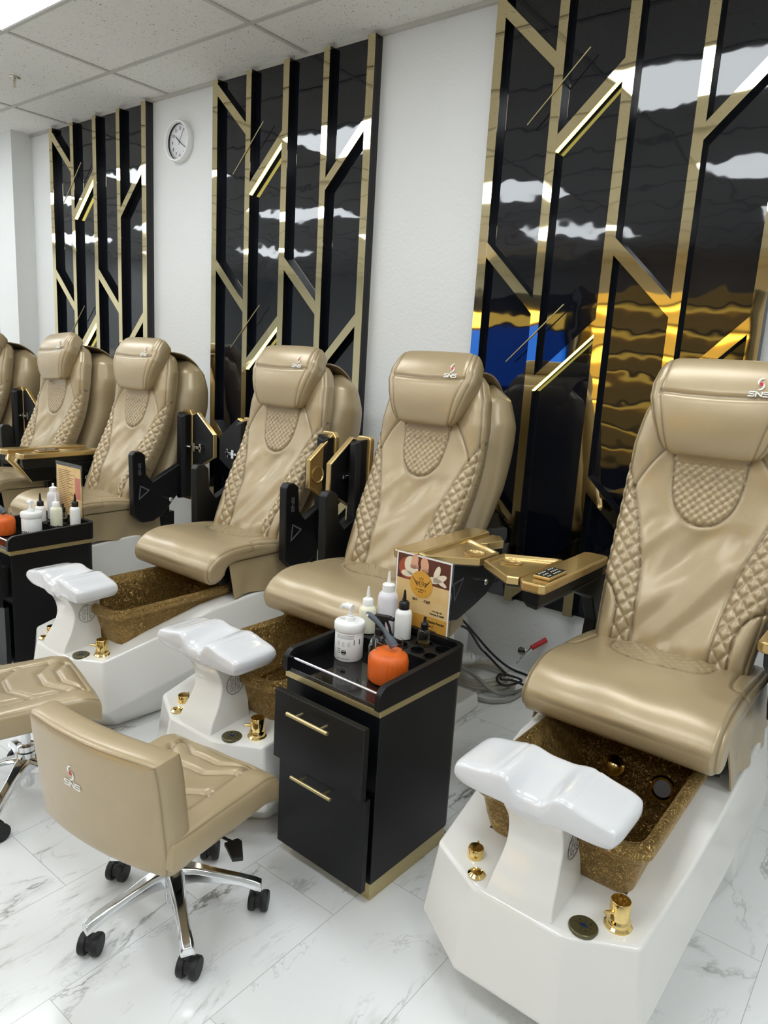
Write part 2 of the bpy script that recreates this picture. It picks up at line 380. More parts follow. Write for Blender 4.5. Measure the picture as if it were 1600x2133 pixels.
# ---------------- backrest ----------------
BACK = [(2.19, .55), (2.205, .62), (2.25, .72), (2.315, .85), (2.365, .97), (2.40, 1.10), (2.43, 1.25), (2.465, 1.40)]
def back_w(v):
    z = .55 + .85 * v
    w = np.interp(z, [.55, .62, .70, .80, .95, 1.06, 1.2, 1.3, 1.36, 1.385, 1.40], [.222, .226, .234, .243, .252, .256, .250, .232, .205, .18, .14])
    return float(w)
def back_disp(X, Z, Wd, V):
    A = np.abs(X); d = np.zeros_like(X); s = np.zeros_like(X)
    # side bolsters, strongest low down
    d += .022 * sm(A, .11, .20) * (1 - sm(Z, .75, 1.15)) - .004
    d += .012 * sm(A, .12, .2) * sm(Z, 1.05, 1.2) * (1 - sm(Z, 1.25, 1.36))
    # shield
    shw = np.interp(Z, [.965, .975, .99, 1.02, 1.06, 1.12, 1.2], [0, .035, .058, .080, .094, .103, .107])
    ins = (A < shw) & (Z > .965) & (Z < 1.24)
    q, qs = diamonds(X, Z, .026, .026, .006)
    d += np.where(ins, q + .003, 0); s = np.maximum(s, np.where(ins, qs * .55, 0))
    shp = curve2([(0, .965), (.035, .972), (.06, .99), (.082, 1.02), (.095, 1.06), (.103, 1.12), (.107, 1.2)])
    # side quilts
    xin = curve2([(.115, .56), (.115, .65), (.125, .75), (.144, .85), (.180, .96), (.216, 1.055)])
    zi = np.array(xin)
    xi = np.interp(Z, zi[:, 1], zi[:, 0])
    outp = curve2([(.170, .56), (.168, .66), (.180, .712), (.212, .75), (.262, .775)])
    zo = np.array(outp); xo = np.where(Z > .775, 9, np.interp(Z, zo[:, 1], zo[:, 0]))
    top = np.interp(A, [.216, .26], [1.055, 1.15])
    q, qs = diamonds(A + .004, Z, .042, .046, .0095)
    m_ = (A > xi) & (A < xo) & (Z < top)
    m_ = m_ & (A > np.where(Z > 1.055, .216, 0))
    d += np.where(m_, q + .004, 0); s = np.maximum(s, np.where(m_, qs * .6, 0))
    # seams
    for pts in (shp, xin, outp, curve2([(.105, 1.215), (.135, 1.19), (.172, 1.14), (.20, 1.09), (.216, 1.055)]), [(.216, 1.055), (.262, 1.155)]):
        g, gs = groove(A, Z, pts, .005, .006); d += g; s = np.maximum(s, gs)
    g, gs = groove(Wd - A, Z * 0, [(.012, 0), (.0121, 0)], .004, .005); d += g; s = np.maximum(s, gs * .8)
    # soft folds of the centre panel
    cen = (1 - sm(A, .12, .18)) * (1 - sm(Z, .93, 1.0)) * sm(Z, .58, .64)
    fold = np.sin((X * 22 - Z * 30)) * .005 + np.sin(X * 38 - Z * 17 + 1.3 + 1.5 * np.sin(Z * 14)) * .004 + np.sin(X * 66 - Z * 52 + .4) * .0015
    d += fold * cen - .006 * cen * np.cos(X * 12)
    d += -.004 * np.exp(-((Z - .60) / .025) ** 2) * (1 + np.sin(X * 70))
    return d, s
HEADC = [(2.374, 1.192), (2.362, 1.26), (2.372, 1.333), (2.402, 1.400), (2.446, 1.446)]
def head_w(v):
    z = 1.175 + .283 * v   # widths are listed on this nominal height
    w = np.interp(z, [1.175, 1.18, 1.195, 1.22, 1.27, 1.33, 1.37, 1.41, 1.44, 1.452, 1.458], [.105, .125, .145, .160, .182, .203, .205, .197, .188, .178, .16])
    return float(w)
def head_disp(X, Z, Wd, V):
    A = np.abs(X); d = np.zeros_like(X); s = np.zeros_like(X)
    d += .010 * (1 - (A / .22) ** 2) * (1 - sm(Z, 1.33, 1.36) * .3)
    P = [[(-.165, 1.357), (-.08, 1.352), (0, 1.350), (.08, 1.352), (.165, 1.357)]]
    g, gs = groove(X, Z, P[0], .006, .006); d += g; s = np.maximum(s, gs)
    for pts in ([(.155, 1.46), (.165, 1.40), (.168, 1.357), (.14, 1.27), (.105, 1.16)],):
        g, gs = groove(A, Z, pts, .003, .006); d += g; s = np.maximum(s, gs * .8)
    g, gs = groove(Wd - A, Z * 0, [(.012, 0), (.0121, 0)], .003, .005); d += g; s = np.maximum(s, gs * .8)
    wr = sm(A, .165, .19) * np.sin(Z * 160 + X * 30) * .0009
    return d + wr, s

# ---------------- seat cushion (loft across x) ----------------
def seat_mesh():
    prof = cr([(2.30, .600), (2.20, .612), (2.10, .622), (2.00, .630), (1.92, .634), (1.86, .630), (1.80, .612), (1.76, .582), (1.742, .548), (1.748, .512), (1.772, .492), (1.81, .494), (1.84, .518), (1.855, .548), (1.90, .562), (2.0, .563), (2.15, .563), (2.30, .563)], 170)[0]
    n = len(prof); P = prof
    T = np.roll(P, -1, 0) - np.roll(P, 1, 0); T[0] = P[1] - P[0]; T[-1] = P[-1] - P[-2]
    ln = np.hypot(T[:, 0], T[:, 1]); Nn = np.c_[T[:, 1], -T[:, 0]] / ln[:, None]     # points outward or inward
    if Nn[30, 1] < 0: Nn = -Nn
    us = warp(131, 1.5); hw = .262; r_ = .026
    V = []; S = []
    for u in us:
        x = u * hw; e = max(0, abs(x) - (hw - r_)) / r_
        ins = r_ * (1 - math.sqrt(max(0, 1 - e * e)))
        crown = .006 * (1 - u * u)
        yy = P[:, 0] - Nn[:, 0] * ins; zz = P[:, 1] - Nn[:, 1] * ins
        d = np.zeros(n); s = np.zeros(n)
        topm = Nn[:, 1] > .3
        Y = P[:, 0]; A = np.full(n, abs(x))
        # quilted half oval by the back
        lim = np.interp(abs(x), [0, .06, .11, .14, .155], [2.0, 2.01, 2.035, 2.08, 2.2])
        q, qs = diamonds(np.full(n, x) * 1.0, Y * .9, .034, .04, .004)
        ins_m = topm & (Y > lim) & (abs(x) < .155)
        d += np.where(ins_m, q + .001, 0); s = np.maximum(s, np.where(ins_m, qs * .55, 0))
        for pts in (curve2([(0, 2.0), (.06, 2.01), (.11, 2.035), (.14, 2.08), (.155, 2.2), (.156, 2.3)]), curve2([(.262, 1.985), (.225, 1.995), (.21, 2.03), (.205, 2.12), (.20, 2.3)])):
            g, gs = groove(A, Y, pts, .004, .006); d += np.where(topm, g, 0); s = np.maximum(s, np.where(topm, gs, 0))
        if 0 < e < 1.01:
            gg = math.exp(-((e - .55) / .22) ** 2); d += -.004 * gg; s = np.maximum(s, math.exp(-((e - .55) / .1) ** 2) * .8)
        d += topm * crown + topm * .0015 * np.sin(x * 30 + Y * 22)
        yy = yy + Nn[:, 0] * d; zz = zz + Nn[:, 1] * d
        V.append(np.c_[np.full(n, x), yy, zz]); S.append(s)
    V = np.vstack(V); F = []; nu = len(us)
    for i in range(nu - 1):
        for k in range(n):
            F.append((i * n + k, i * n + (k + 1) % n, (i + 1) * n + (k + 1) % n, (i + 1) * n + k))
    F.append(tuple(range(n))[::-1]); F.append(tuple(range((nu - 1) * n, nu * n)))
    return V, F, np.concatenate(S)

def fixn(o):
    bm = bmesh.new(); bm.from_mesh(o.data); bmesh.ops.remove_doubles(bm, verts=bm.verts, dist=2e-5); bmesh.ops.recalc_face_normals(bm, faces=bm.faces); bm.to_mesh(o.data); bm.free(); return o

# ---------------- tub ----------------
COLS = [((.242, 1.312, .305), (.268, 1.303, .11), (.180, 1.396, 0.0)),
        ((.265, 1.55, .352), (.283, 1.60, .165), (.200, 1.64, 0.0)),
        ((.280, 1.77, .402), (.300, 1.87, .215), (.235, 1.87, 0.0)),
        ((.280, 2.07, .428), (.306, 2.12, .255), (.275, 2.10, 0.0)),
        ((.276, 2.26, .43), (.304, 2.27, .22), (.285, 2.27, 0.0)),
        ((.266, 2.29, .075), (.272, 2.30, .05), (.280, 2.30, 0.0)),
        ((.255, 2.53, .062), (.262, 2.53, .04), (.269, 2.53, 0.0))]
FRONT = ((.104, 1.243, .300), (.118, 1.212, .10), (.10, 1.33, 0.0))
def make_tub(root):
    mb = MB(); vs = []; idx = {}
    def V(key, p): idx[key] = len(vs); vs.append(p); return idx[key]
    for sx in (1, -1):
        for k in range(3): V((sx, 'f', k), (sx * FRONT[k][0], FRONT[k][1], FRONT[k][2]))
        for c, colv in enumerate(COLS):
            for k in range(3): V((sx, c, k), (sx * colv[k][0], colv[k][1], colv[k][2]))
        # opening for the basin
        for q, (x, y, z) in enumerate([(.170, 1.429, .316), (.177, 1.55, .352), (.184, 1.77, .402), (.188, 2.06, .428)]): V((sx, 'o', q), (sx * x, y, z))
    fs = []
    for sx in (1, -1):
        g = lambda a, k: idx[(sx, a, k)]
        for k in range(2):
            fs.append((g('f', k), g('f', k + 1), g(0, k + 1), g(0, k)))
            for c in range(len(COLS) - 1): fs.append((g(c, k), g(c, k + 1), g(c + 1, k + 1), g(c + 1, k)))
        # top ring
        o = lambda q: idx[(sx, 'o', q)]
        fs.append((g('f', 0), g(0, 0), o(0)))
        fs.append((g(0, 0), g(1, 0), o(1), o(0))); fs.append((g(1, 0), g(2, 0), o(2), o(1))); fs.append((g(2, 0), g(3, 0), o(3), o(2)))
    G = lambda a, k: (idx[(1, a, k)], idx[(-1, a, k)])
    for k in range(2):
        a, b_ = G('f', k); c, d = G('f', k + 1); fs.append((a, b_, d, c))
        a, b_ = G(6, k); c, d = G(6, k + 1); fs.append((a, b_, d, c))
    a, b_ = G('f', 0); c, d = idx[(1, 'o', 0)], idx[(-1, 'o', 0)]; fs.append((a, b_, d, c))
    c, d = idx[(1, 'o', 3)], idx[(-1, 'o', 3)]; fs.append((c, d, idx[(-1, 3, 0)], idx[(1, 3, 0)]))
    for c in (3, 4, 5): a, b_ = G(c, 0); e, f = G(c + 1, 0); fs.append((a, b_, f, e))
    fl_ = [idx[(1, 'f', 2)]] + [idx[(1, c, 2)] for c in range(7)] + [idx[(-1, c, 2)] for c in range(6, -1, -1)] + [idx[(-1, 'f', 2)]]
    fs.append(tuple(fl_))
    mb.add(vs, fs)
    tub = mb.build('tub_base', M['tubwhite'], root, 30, bevel=.010, seg=3)
    # basin: rim loop lofted out -> in
    def rect(hx, y0, y1, z0, z1, r_, n=7):
        P = []
        for cx, cy, a0 in ((hx - r_, y0 + r_, -90), (hx - r_, y1 - r_, 0), (-hx + r_, y1 - r_, 90), (-hx + r_, y0 + r_, 180)):
            for k in range(n + 1):
                a = math.radians(a0 + 90 * k / n); x = cx + r_ * math.cos(a); y = cy + r_ * math.sin(a)
                t = (y - y0) / (y1 - y0); P.append((x, y, z0 + (z1 - z0) * t))
        return P
    rings = [rect(.155, 1.455, 2.02, .27, .30, .03), rect(.180, 1.415, 2.05, .315, .36, .035), rect(.192, 1.398, 2.06, .40, .41, .04), rect(.196, 1.393, 2.06, .415, .425, .04), rect(.213, 1.377, 2.07, .425, .43, .05), rect(.219, 1.371, 2.075, .44, .445, .05),
             rect(.217, 1.373, 2.075, .455, .458, .05), rect(.208, 1.383, 2.065, .463, .463, .05), rect(.193, 1.40, 2.045, .460, .46, .05), rect(.182, 1.412, 2.03, .445, .445, .05), rect(.165, 1.432, 1.98, .33, .33, .05), rect(.150, 1.45, 1.93, .20, .20, .05), rect(.12, 1.48, 1.88, .175, .175, .05)]
    mb = MB(); mb.loft(rings, cap=False); n = len(rings[0]); mb.add(rings[-1], [tuple(range(n))])
    basin = mb.build('basin', M['foil'], root, 60, sub=1)
    # drain ring and jet cap inside
    mb = MB(); mb.lathe([(.034, -.004), (.036, .004), (.030, .008), (.024, .004), (.0235, -.002)], n=28, cap=False)
    rot = Matrix.Rotation(math.radians(64), 4, 'X')
    def put(mb_, loc): return mb_.map(lambda x, y, z: rot @ Vector((x, y, z)) + Vector(loc))
    put(mb, (.085, 1.958, .285)).build('drain_ring', M['goldchrome'], basin, 40)
    mb = MB(); mb.lathe([(.0, .001), (.0235, .001)], n=28, cap=False); put(mb, (.085, 1.957, .285)).build('drain_mesh', M['greygraphic'], basin, 0)
    mb = MB(); mb.lathe([(.0, .022), (.012, .022), (.02, .016), (.024, .006), (.030, .003), (.030, -.003)], n=28, cap=False)
    put(mb, (-.055, 1.955, .30)).build('jet_cap', M['goldchrome'], basin, 40)
    # pillar: side outline extruded, waisted
    prf = curve2([(1.250, .285), (1.262, .325), (1.292, .375), (1.306, .42), (1.298, .465), (1.276, .505), (1.274, .53)], 22)
    rg = []
    for (y, z) in prf:
        t = (z - .285) / .245; hw = np.interp(t, [0, .15, .45, .75, 1], [.080, .074, .064, .064, .072]); yr = 1.408
        rg.append([(-hw, y, z), (-hw * .6, y - .004, z), (hw * .6, y - .004, z), (hw, y, z), (hw + .002, (y + yr) / 2, z), (hw, yr, z), (-hw, yr, z), (-hw - .002, (y + yr) / 2, z)])
    mb = MB(); mb.loft(rg); pil = mb.build('footrest_pillar', M['tubwhite'], root, 40, bevel=.004)
    # sticker
    st = MB()
    Rr = .034
    def ringr(r0, w): 
        for k in range(40):
            a, c = 2 * PI * k / 40, 2 * PI * (k + 1) / 40
            st.prism([(r0 * math.cos(a), r0 * math.sin(a)), (r0 * math.cos(c), r0 * math.sin(c)), ((r0 - w) * math.cos(c), (r0 - w) * math.sin(c)), ((r0 - w) * math.cos(a), (r0 - w) * math.sin(a))], 'z', 0, .0006)
    ringr(Rr, .0009); ringr(Rr - .003, .0006)
    ribbon(st, [(-.028, 0), (.028, 0)], .0009); ribbon(st, [(0, -.028), (0, .028)], .0009)
    for ax, ay in ((-.013, .014), (.013, .014), (-.013, -.011), (.013, -.011)):
        for k in range(10):
            a, c = 2 * PI * k / 10, 2 * PI * (k + 1) / 10
            ribbon(st, [(ax + .006 * math.cos(a), ay + .006 * math.sin(a)), (ax + .006 * math.cos(c), ay + .006 * math.sin(c))], .0007)
        ribbon(st, [(ax - .005, ay - .0085), (ax + .005, ay - .0085)], .0010)
        ribbon(st, [(ax - .003, ay + .002), (ax + .003, ay - .001)], .0008)
    st.prism([(-.003, .033), (.003, .033), (0, .038)], 'z', 0, .0006)
    s_ = place2d(st, (.070, 1.352, .432), (0, 1, 0), (0, 0, 1), 1).build('warning_sticker', M['ink'], pil, 0)
    # handle under pad
    mb = MB(); mb.lathe([(.0, .0), (.010, .0), (.011, .008), (.008, .012), (.0, .013)], (.066, 1.36, .512), axis='x', n=16, cap=False); mb.build('pad_bolt', M['goldchrome'], pil, 40)
    # footrest pad
    nu, nv = 85, 33; us = warp(nu, 1.4) ; vv = warp(nv, 1.5)
    Vt = []; Ft = []
    def top(x, yv):
        ax = abs(x); z = .585 - .018 * (ax / .185) ** 2
        z += .006 * math.exp(-((ax - .075) / .03) ** 2)
        dip = math.exp(-(x / .044) ** 4); fr = (1 - yv) / 2     # 1 at front edge
        z -= .034 * dip * (.12 + .88 * fr ** 1.2)
        z -= .0035 * math.exp(-((ax - .082) / .0028) ** 2)
        return z
    n_all = nu * nv
    def edge_f(u, v_): return (max(0, (1 - abs(u) ** 16)) * max(0, (1 - abs(v_) ** 9))) ** .42
    def pt(u, v_):
        x = .188 * u * (1 - .045 * abs(v_) ** 5); y = 1.332 + .086 * v_ * (1 - .07 * abs(u) ** 8)
        return x, y + .008 * math.exp(-(x / .034) ** 2) * max(0, -v_) ** 3
    for j in range(nv):
        for i in range(nu):
            u, v_ = us[i], vv[j]; x, y = pt(u, v_); Vt.append((x, y, top(x, v_) - .015 * (1 - edge_f(u, v_))))
    for j in range(nv):
        for i in range(nu):
            u, v_ = us[i], vv[j]; x, y = pt(u, v_); e = edge_f(u, v_)
            Vt.append((x * .955, 1.334 + (y - 1.332) * .93, top(x, v_) * .35 + .568 * .65 - .046 - .012 * e * (1 - .5 * abs(u)) - .006 * (1 - (x / .188) ** 2)))
    for j in range(nv - 1):
        for i in range(nu - 1):
            a = j * nu + i; Ft.append((a, a + 1, a + nu + 1, a + nu)); Ft.append((n_all + a, n_all + a + nu, n_all + a + nu + 1, n_all + a + 1))
    bd = [i for i in range(nu)] + [j * nu + nu - 1 for j in range(1, nv)] + [(nv - 1) * nu + i for i in range(nu - 2, -1, -1)] + [j * nu for j in range(nv - 2, 0, -1)]
    wall_ = []
    for q in (.35, .75):
        o_ = len(Vt)
        for a in bd:
            A_, B_ = Vt[a], Vt[n_all + a]; bul = 1 + .012 * math.sin(PI * q)
            Vt.append(((A_[0] + (B_[0] - A_[0]) * q ** 1.8) * bul, 1.332 + ((A_[1] + (B_[1] - A_[1]) * q ** 1.8) - 1.332) * (1 + .03 * math.sin(PI * q)), A_[2] + (B_[2] - A_[2]) * q))
        wall_.append(o_)
    nb_ = len(bd)
    for k in range(nb_):
        k2 = (k + 1) % nb_
        Ft.append((bd[k], wall_[0] + k, wall_[0] + k2, bd[k2])); Ft.append((wall_[0] + k, wall_[1] + k, wall_[1] + k2, wall_[0] + k2)); Ft.append((wall_[1] + k, n_all + bd[k], n_all + bd[k2], wall_[1] + k2))
    mb = MB(); mb.add(Vt, Ft); mb.build('footrest_pad', M['padwhite'], root, 75)
    # controls on the deck
    mb = MB(); mb.lathe([(.029, 0), (.029, .007), (.024, .011), (.024, .020), (.0215, .023), (.021, .026), (.021, .062), (.0195, .064), (0, .064)], (.184, 1.342, .302), n=32, cap=False)
    kn = mb.build('mixer_knob', M['goldchrome'], root, 40)
    mb = MB(); mb.tube([(.178, 1.326, .345), (.166, 1.306, .349)], [.004, .0045], 10); mb.build('knob_lever', M['goldchrome'], kn, 40)
    mb = MB(); mb.lathe([(.0185, 0), (.0185, .026), (.017, .028), (0, .028)], (-.147, 1.325, .302), n=28, cap=False); k2 = mb.build('hose_knob', M['goldchrome'], root, 40)
    mb = MB(); mb.tube([(-.150, 1.343, .322), (-.158, 1.352, .324)], .003, 8); mb.build('knob_lever', M['goldchrome'], k2, 40)
    mb = MB(); mb.lathe([(.020, 0), (.020, .003), (.014, .008), (.012, .006), (.0, .007)], (-.115, 1.277, .303), n=28, cap=False); mb.build('air_button', M['goldchrome'], root, 40)
    mb = MB(); mb.lathe([(.030, -.004), (.030, .002), (.028, .004), (.0, .004)], (.131, 1.290, .3050), n=36, cap=False); dk = mb.build('touch_control', M['disk'], root, 40)
    mb = MB(); ribbon(mb, [(-.018, 0), (.018, 0)], .0007, .0005); ribbon(mb, [(0, -.018), (0, .018)], .0007, .0005)
    for (x, y) in ((-.012, .010), (.011, .011), (.010, -.012)):
        for k in range(8):
            a, c = 2 * PI * k / 8, 2 * PI * (k + 1) / 8
            ribbon(mb, [(x + .002 * math.cos(a), y + .002 * math.sin(a)), (x + .002 * math.cos(c), y + .002 * math.sin(c))], .0006, .0005)
    mb.map(lambda x, y, z: (x + .131, y + 1.290, z + .3092)).build('control_icons', M['ink'], dk, 0)
    mb = MB(); mb.box(.124, .138, 1.2865, 1.2935, .309, .3102); mb.build('display', mat('display_blue', (24, 44, 84), .2), dk, 0)
    return tub

# ---------------- arms ----------------
def arm_map(sx, mode, swing=0.0):
    def f(a, w, t):
        if mode == 'low': return (sx * (.275 + w), 1.83 + a, .82 + t)
        return (sx * (.275 + w), (2.40 if swing else 2.49) + t, 1.102 - a)
    return f
def tray_map(sx, mode, swung):
    base = arm_map(sx, mode)
    def f(a, w, t):
        if swung and mode == 'up': return (sx * ((.392 if sx < 0 else .352) + t), 2.40 - (w - .09), 1.102 - a)
        if swung: 
            d = w - .09; return (sx * (.375 + d * .35 + t), 1.83 + a, .80 - d * .93 )
        return base(a, w, t)
    return f
def make_arm(sx, mode, swung, root):
    f = arm_map(sx, mode, swung)
    top = [(.0, .012), (.012, .0), (.485, .0), (.50, .01), (.50, .075), (.485, .09), (.025, .09), (.0, .07)]
    mb = MB(); mb.prism(top, 'z', -.030, 0); mb.map(f); arm = mb.build('armrest', M['goldpaint'], root, 30, bevel=.007, seg=4)
    mb = MB(); rg = []
    for ins, t in ((.004, -.030), (.006, -.066), (.018, -.086)):
        rg.append([(.008 + ins, .012 + ins, t), (.48, .006 + ins, t), (.49, .04, t), (.48, .086 - ins, t), (.02 + ins, .084 - ins, t)])
    mb.loft(rg); mb.map(f).build('armrest_base', M['black'], arm, 30, bevel=.004)
    if mode == 'low' and sx > 0:
        mb = MB(); mb.prism([(.30, .09), (.37, .15), (.45, .17), (.50, .13), (.50, .09)], 'z', -.042, -.012); mb.map(f).build('hinge_cover', M['goldpaint'], arm, 30, bevel=.005)
    # tray
    ft = tray_map(sx, mode, swung)
    hexo = [(.022, .093), (.010, .125), (.117, .265), (.240, .265), (.325, .110), (.325, .093)]
    cx = sum(p[0] for p in hexo) / 6; cy = sum(p[1] for p in hexo) / 6
    def ins(k): return [(cx + (a - cx) * k, cy + (w - cy) * k) for a, w in hexo]
    def R3(k, t): return [(a, w, t) for a, w in ins(k)]
    mb = MB(); rings = [R3(.97, -.026), R3(1, -.022), R3(1, -.003), R3(.98, 0), R3(.92, 0), R3(.88, -.008), R3(.87, -.009)]
    mb.loft(rings, cap=False); n = 6; mb.add(rings[-1], [tuple(range(n))])
    mb.lathe([(.037, .000), (.037, .003), (.034, .004), (.031, .0), (.030, -.006), (.029, -.006), (0, -.0061)], (.185, .205, -.008), n=28, cap=False)
    tray = mb.map(ft).build('tray', M['goldpaint'], root, 30)
    mb = MB(); mb.prism(ins(.965), 'z', -.030, -.024); mb.map(ft).build('tray_underside', M['black'], tray, 30)
    if mode == 'up' and not swung:
        mb = MB(); mb.map(lambda *p: p); mb.box(.19, .205, .03, .19, -.050, -.040); mb.box(.175, .22, .12, .14, -.055, -.032); mb.box(.175, .22, .17, .185, -.05, -.03); mb.tube([(.197, .02, -.06), (.197, .11, -.06)], .006, 10)
        mb.map(ft).build('tray_hinge', M['chrome'], tray, 40, bevel=.002)
    if mode == 'up' and swung:
        mb = MB(); mb.box(.17, .185, .11, .20, -.042, -.034); mb.tube([(.165, .10, -.05), (.165, .17, -.045)], .006, 10); mb.box(.15, .20, .13, .145, -.045, -.03); mb.map(ft).build('tray_hinge', M['chrome'], tray, 40, bevel=.002)
    # side bracket
    if mode == 'up': poly = [(2.115, .870), (2.13, .888), (2.165, .888), (2.192, .868), (2.198, .765), (2.235, .720), (2.42, .812), (2.45, .80), (2.455, .70), (2.36, .60), (2.30, .535), (2.24, .505), (2.17, .505), (2.12, .55)]
    elif sx < 0: poly = [(2.06, .755), (2.46, .755), (2.47, .66), (2.40, .60), (2.38, .48), (2.27, .48), (2.29, .60), (2.235, .69)]
    else: poly = [(2.02, .752), (2.50, .752), (2.51, .66), (2.46, .585), (2.40, .545), (2.30, .515), (2.20, .49), (2.14, .50), (2.10, .56), (2.08, .66)]
    mb = MB(); mb.prism([(y, z) for y, z in poly], 'x', sx * .283, sx * .325)
    br = mb.build('arm_bracket', M['black'], root, 30, bevel=.006)
    mb = MB(); tri_ = [(2.160, .705), (2.152, .635), (2.212, .678)] if mode == 'up' else [(2.215, .650), (2.165, .575), (2.150, .640)]
    T3 = [(y, z) for y, z in tri_]
    ribbon(mb, T3 + [T3[0]], .006, .001)
    fx_ = sx * .3255
    if sx < 0: return
    mb.map(lambda y, z, h: (fx_ + sx * h, y, z)).build('triangle_graphic', M['greygraphic'], br, 0)
    if mode == 'up':
        a, c = logo_mb(); nn = 30
        # only the lettering, running up the blade
        t = MB()
        S = [(1, 1), (.18, 1), (.02, .86), (.02, .66), (.18, .52), (.82, .52), (.98, .4), (.98, .14), (.84, 0), (0, 0)]; N_ = [(0, 0), (0, 1), (1, 0), (1, 1)]
        for k, g in enumerate((S, N_, S)): ribbon(t, [((k - 1) * .022 + x * .018 - .009, y * .014) for x, y in g], .0028, .0008)
        t.map(lambda x, y, h: (fx_ + sx * h, 2.150 + y * (1), .795 - x * (sx))).build('side_lettering', M['greygraphic'], br, 0)
    mb = MB(); mb.lathe([(.006, 0), (.006, .016), (.012, .022), (.0125, .036), (.009, .040), (0, .040)], n=20, cap=False)
    mb.map(lambda x, y, z: (sx * (.325 + z), 2.325 + x, .622 + y)).build('lock_knob', M['chrome'], br, 40)

# ---------------- whole chair ----------------
PARTS = []
def make_chair(ox):
    root = empty('pedicure_chair', (ox, 0, 0))
    tub = make_tub(root)
    V, F, S = slab(BACK, back_w, lambda v: .105, 171, 240, 9, 22, back_disp)
    bk = fixn(gridmesh('backrest', V, F, M['leather'], root, S))
    V, F, S = slab(HEADC, head_w, lambda v: .095, 131, 120, 12, 18, head_disp, gam=.32)
    hd = fixn(gridmesh('headrest', V, F, M['leather'], root, S))
    mb = MB(); mb.box(-.10, .10, 2.36, 2.40, 1.15, 1.22); mb.build('headrest_strap', M['leather'], hd, 30, bevel=.004)
    V, F, S = seat_mesh(); fixn(gridmesh('seat_cushion', V, F, M['leather'], root, S))
    # rear shell
    SHELL = [(2.36, .60), (2.47, .80), (2.555, 1.0), (2.595, 1.18), (2.60, 1.36)]
    V, F, S = slab(SHELL, lambda v: float(np.interp(v, [0, .1, .5, .8, .93, 1], [.20, .235, .262, .258, .225, .15])), lambda v: float(np.interp(v, [0, .3, .7, 1], [.12, .19, .27, .20])), 41, 60, 4, 8, None, gam=.5)
    sh = fixn(gridmesh('rear_shell', V, F, M['leather'], root, S))
    # flap behind the head
    P = curve2([(2.475, 1.405), (2.55, 1.392), (2.63, 1.35), (2.70, 1.28)], 14)
    mb = MB(); rg = []
    for y, z in P:
        w = .185 - .10 * (y - 2.475); rg.append([(-w, y, z), (w, y, z), (w, y, z - .006), (-w, y, z - .006)])
    mb.loft(rg); mb.build('top_flap', M['leather'], sh, 60)
    # frame under the seat
    mb = MB(); mb.box(-.215, .215, 1.86, 2.42, .49, .563); mb.box(-.23, .23, 1.83, 1.90, .475, .50); mb.box(-.15, .15, 2.1, 2.5, .42, .50)
    mb.box(-.10, .10, 2.40, 2.50, .42, .70)
    mb.build('seat_frame', M['black'], root, 30, bevel=.006)
    # leather skirts either side
    for sx in (1, -1):
        mb = MB(); N = 26; rg = []
        for i in range(N + 1):
            t = i / N; y = 1.862 + .46 * t; bl = .020 * math.exp(-((t - 0) / .10) ** 2)
            rowo = []
            for j in range(7):
                q = j / 6; z = .567 - q * (.150 - .012 * math.sin(t * 7)); xx = .250 + q * .018 + .006 * math.sin(t * 16 + q * 2) * q + .01 * (1 - math.exp(-t * 8)) * q
                rowo.append((sx * xx, y + .012 * q * (1 if t < .1 else 0), z))
            rg.append(rowo + [(p[0] - sx * .004, p[1], p[2]) for p in rowo[::-1]])
        mb.loft(rg); mb.build('seat_skirt', M['leather'], root, 70)
        mb = MB(); mb.box(*sorted((sx * .225, sx * .243)), 1.88, 2.3, .44, .56); mb.build('skirt_panel', M['black'], root, 30)
    return root, hd
def add_headlogo(hd):
    # on the headrest front, viewer's right
    n = Vector((0, -.905, .425)); ex = Vector((1, 0, 0)); ey = Vector((0, .425, .905))
    add_logo((.108, 2.340, 1.402), ex, ey, .056, hd)

CX = dict(A=-.545, B=-1.640, C=-2.478, D=-3.61, E=-4.46, F=-5.52)
proto, hd = make_chair(CX['A']); add_headlogo(hd)
ARMS = dict(A=(('low', False), ('low', False)), B=(('up', True), ('low', False)), C=(('up', False), ('up', True)), D=(('low', True), ('up', False)), E=(('up', False), ('low', True)), F=(('up', False), ('up', False)))
LBL = dict(
    A='nearest champagne leather pedicure chair at the right edge, both gold arms lowered',
    B='champagne leather pedicure chair directly behind the black trolley with the orange jar',
    C='champagne leather pedicure chair in front of the middle black wall panel, both arms folded up',
    D='champagne leather pedicure chair under the clock, behind the left trolley with the menu sign',
    E='champagne leather pedicure chair with crooked headrest in front of the left black wall panel',
    F='champagne leather pedicure chair cut off by the left edge of the photo')
LEAN = dict(A=1.6, B=-1.2, C=-1.8, D=0, E=1.4, F=0)     # how far each back is tilted forward, degrees
import itertools
roots = {}
for c in 'ABCDEF':
    r_ = proto if c == 'A' else copy_tree(proto)
    r_.location = (CX[c], 0, 0); tag(r_, LBL[c], 'pedicure chair', 'pedicure chairs along the wall'); roots[c] = r_
cache = {}
for c in 'ABCDEF':
    for sx, (mode, sw) in zip((-1, 1), ARMS[c]):
        key = (sx, mode, sw)
        if key in cache:
            src = cache[key]
            for o in [k for k in kids(roots[src[0]]) if k.name in src[1]]: copy_tree(o, roots[c])
        else:
            before = set(k.name for k in kids(roots[c])); make_arm(sx, mode, sw, roots[c])
            cache[key] = (c, set(k.name for k in kids(roots[c])) - before)
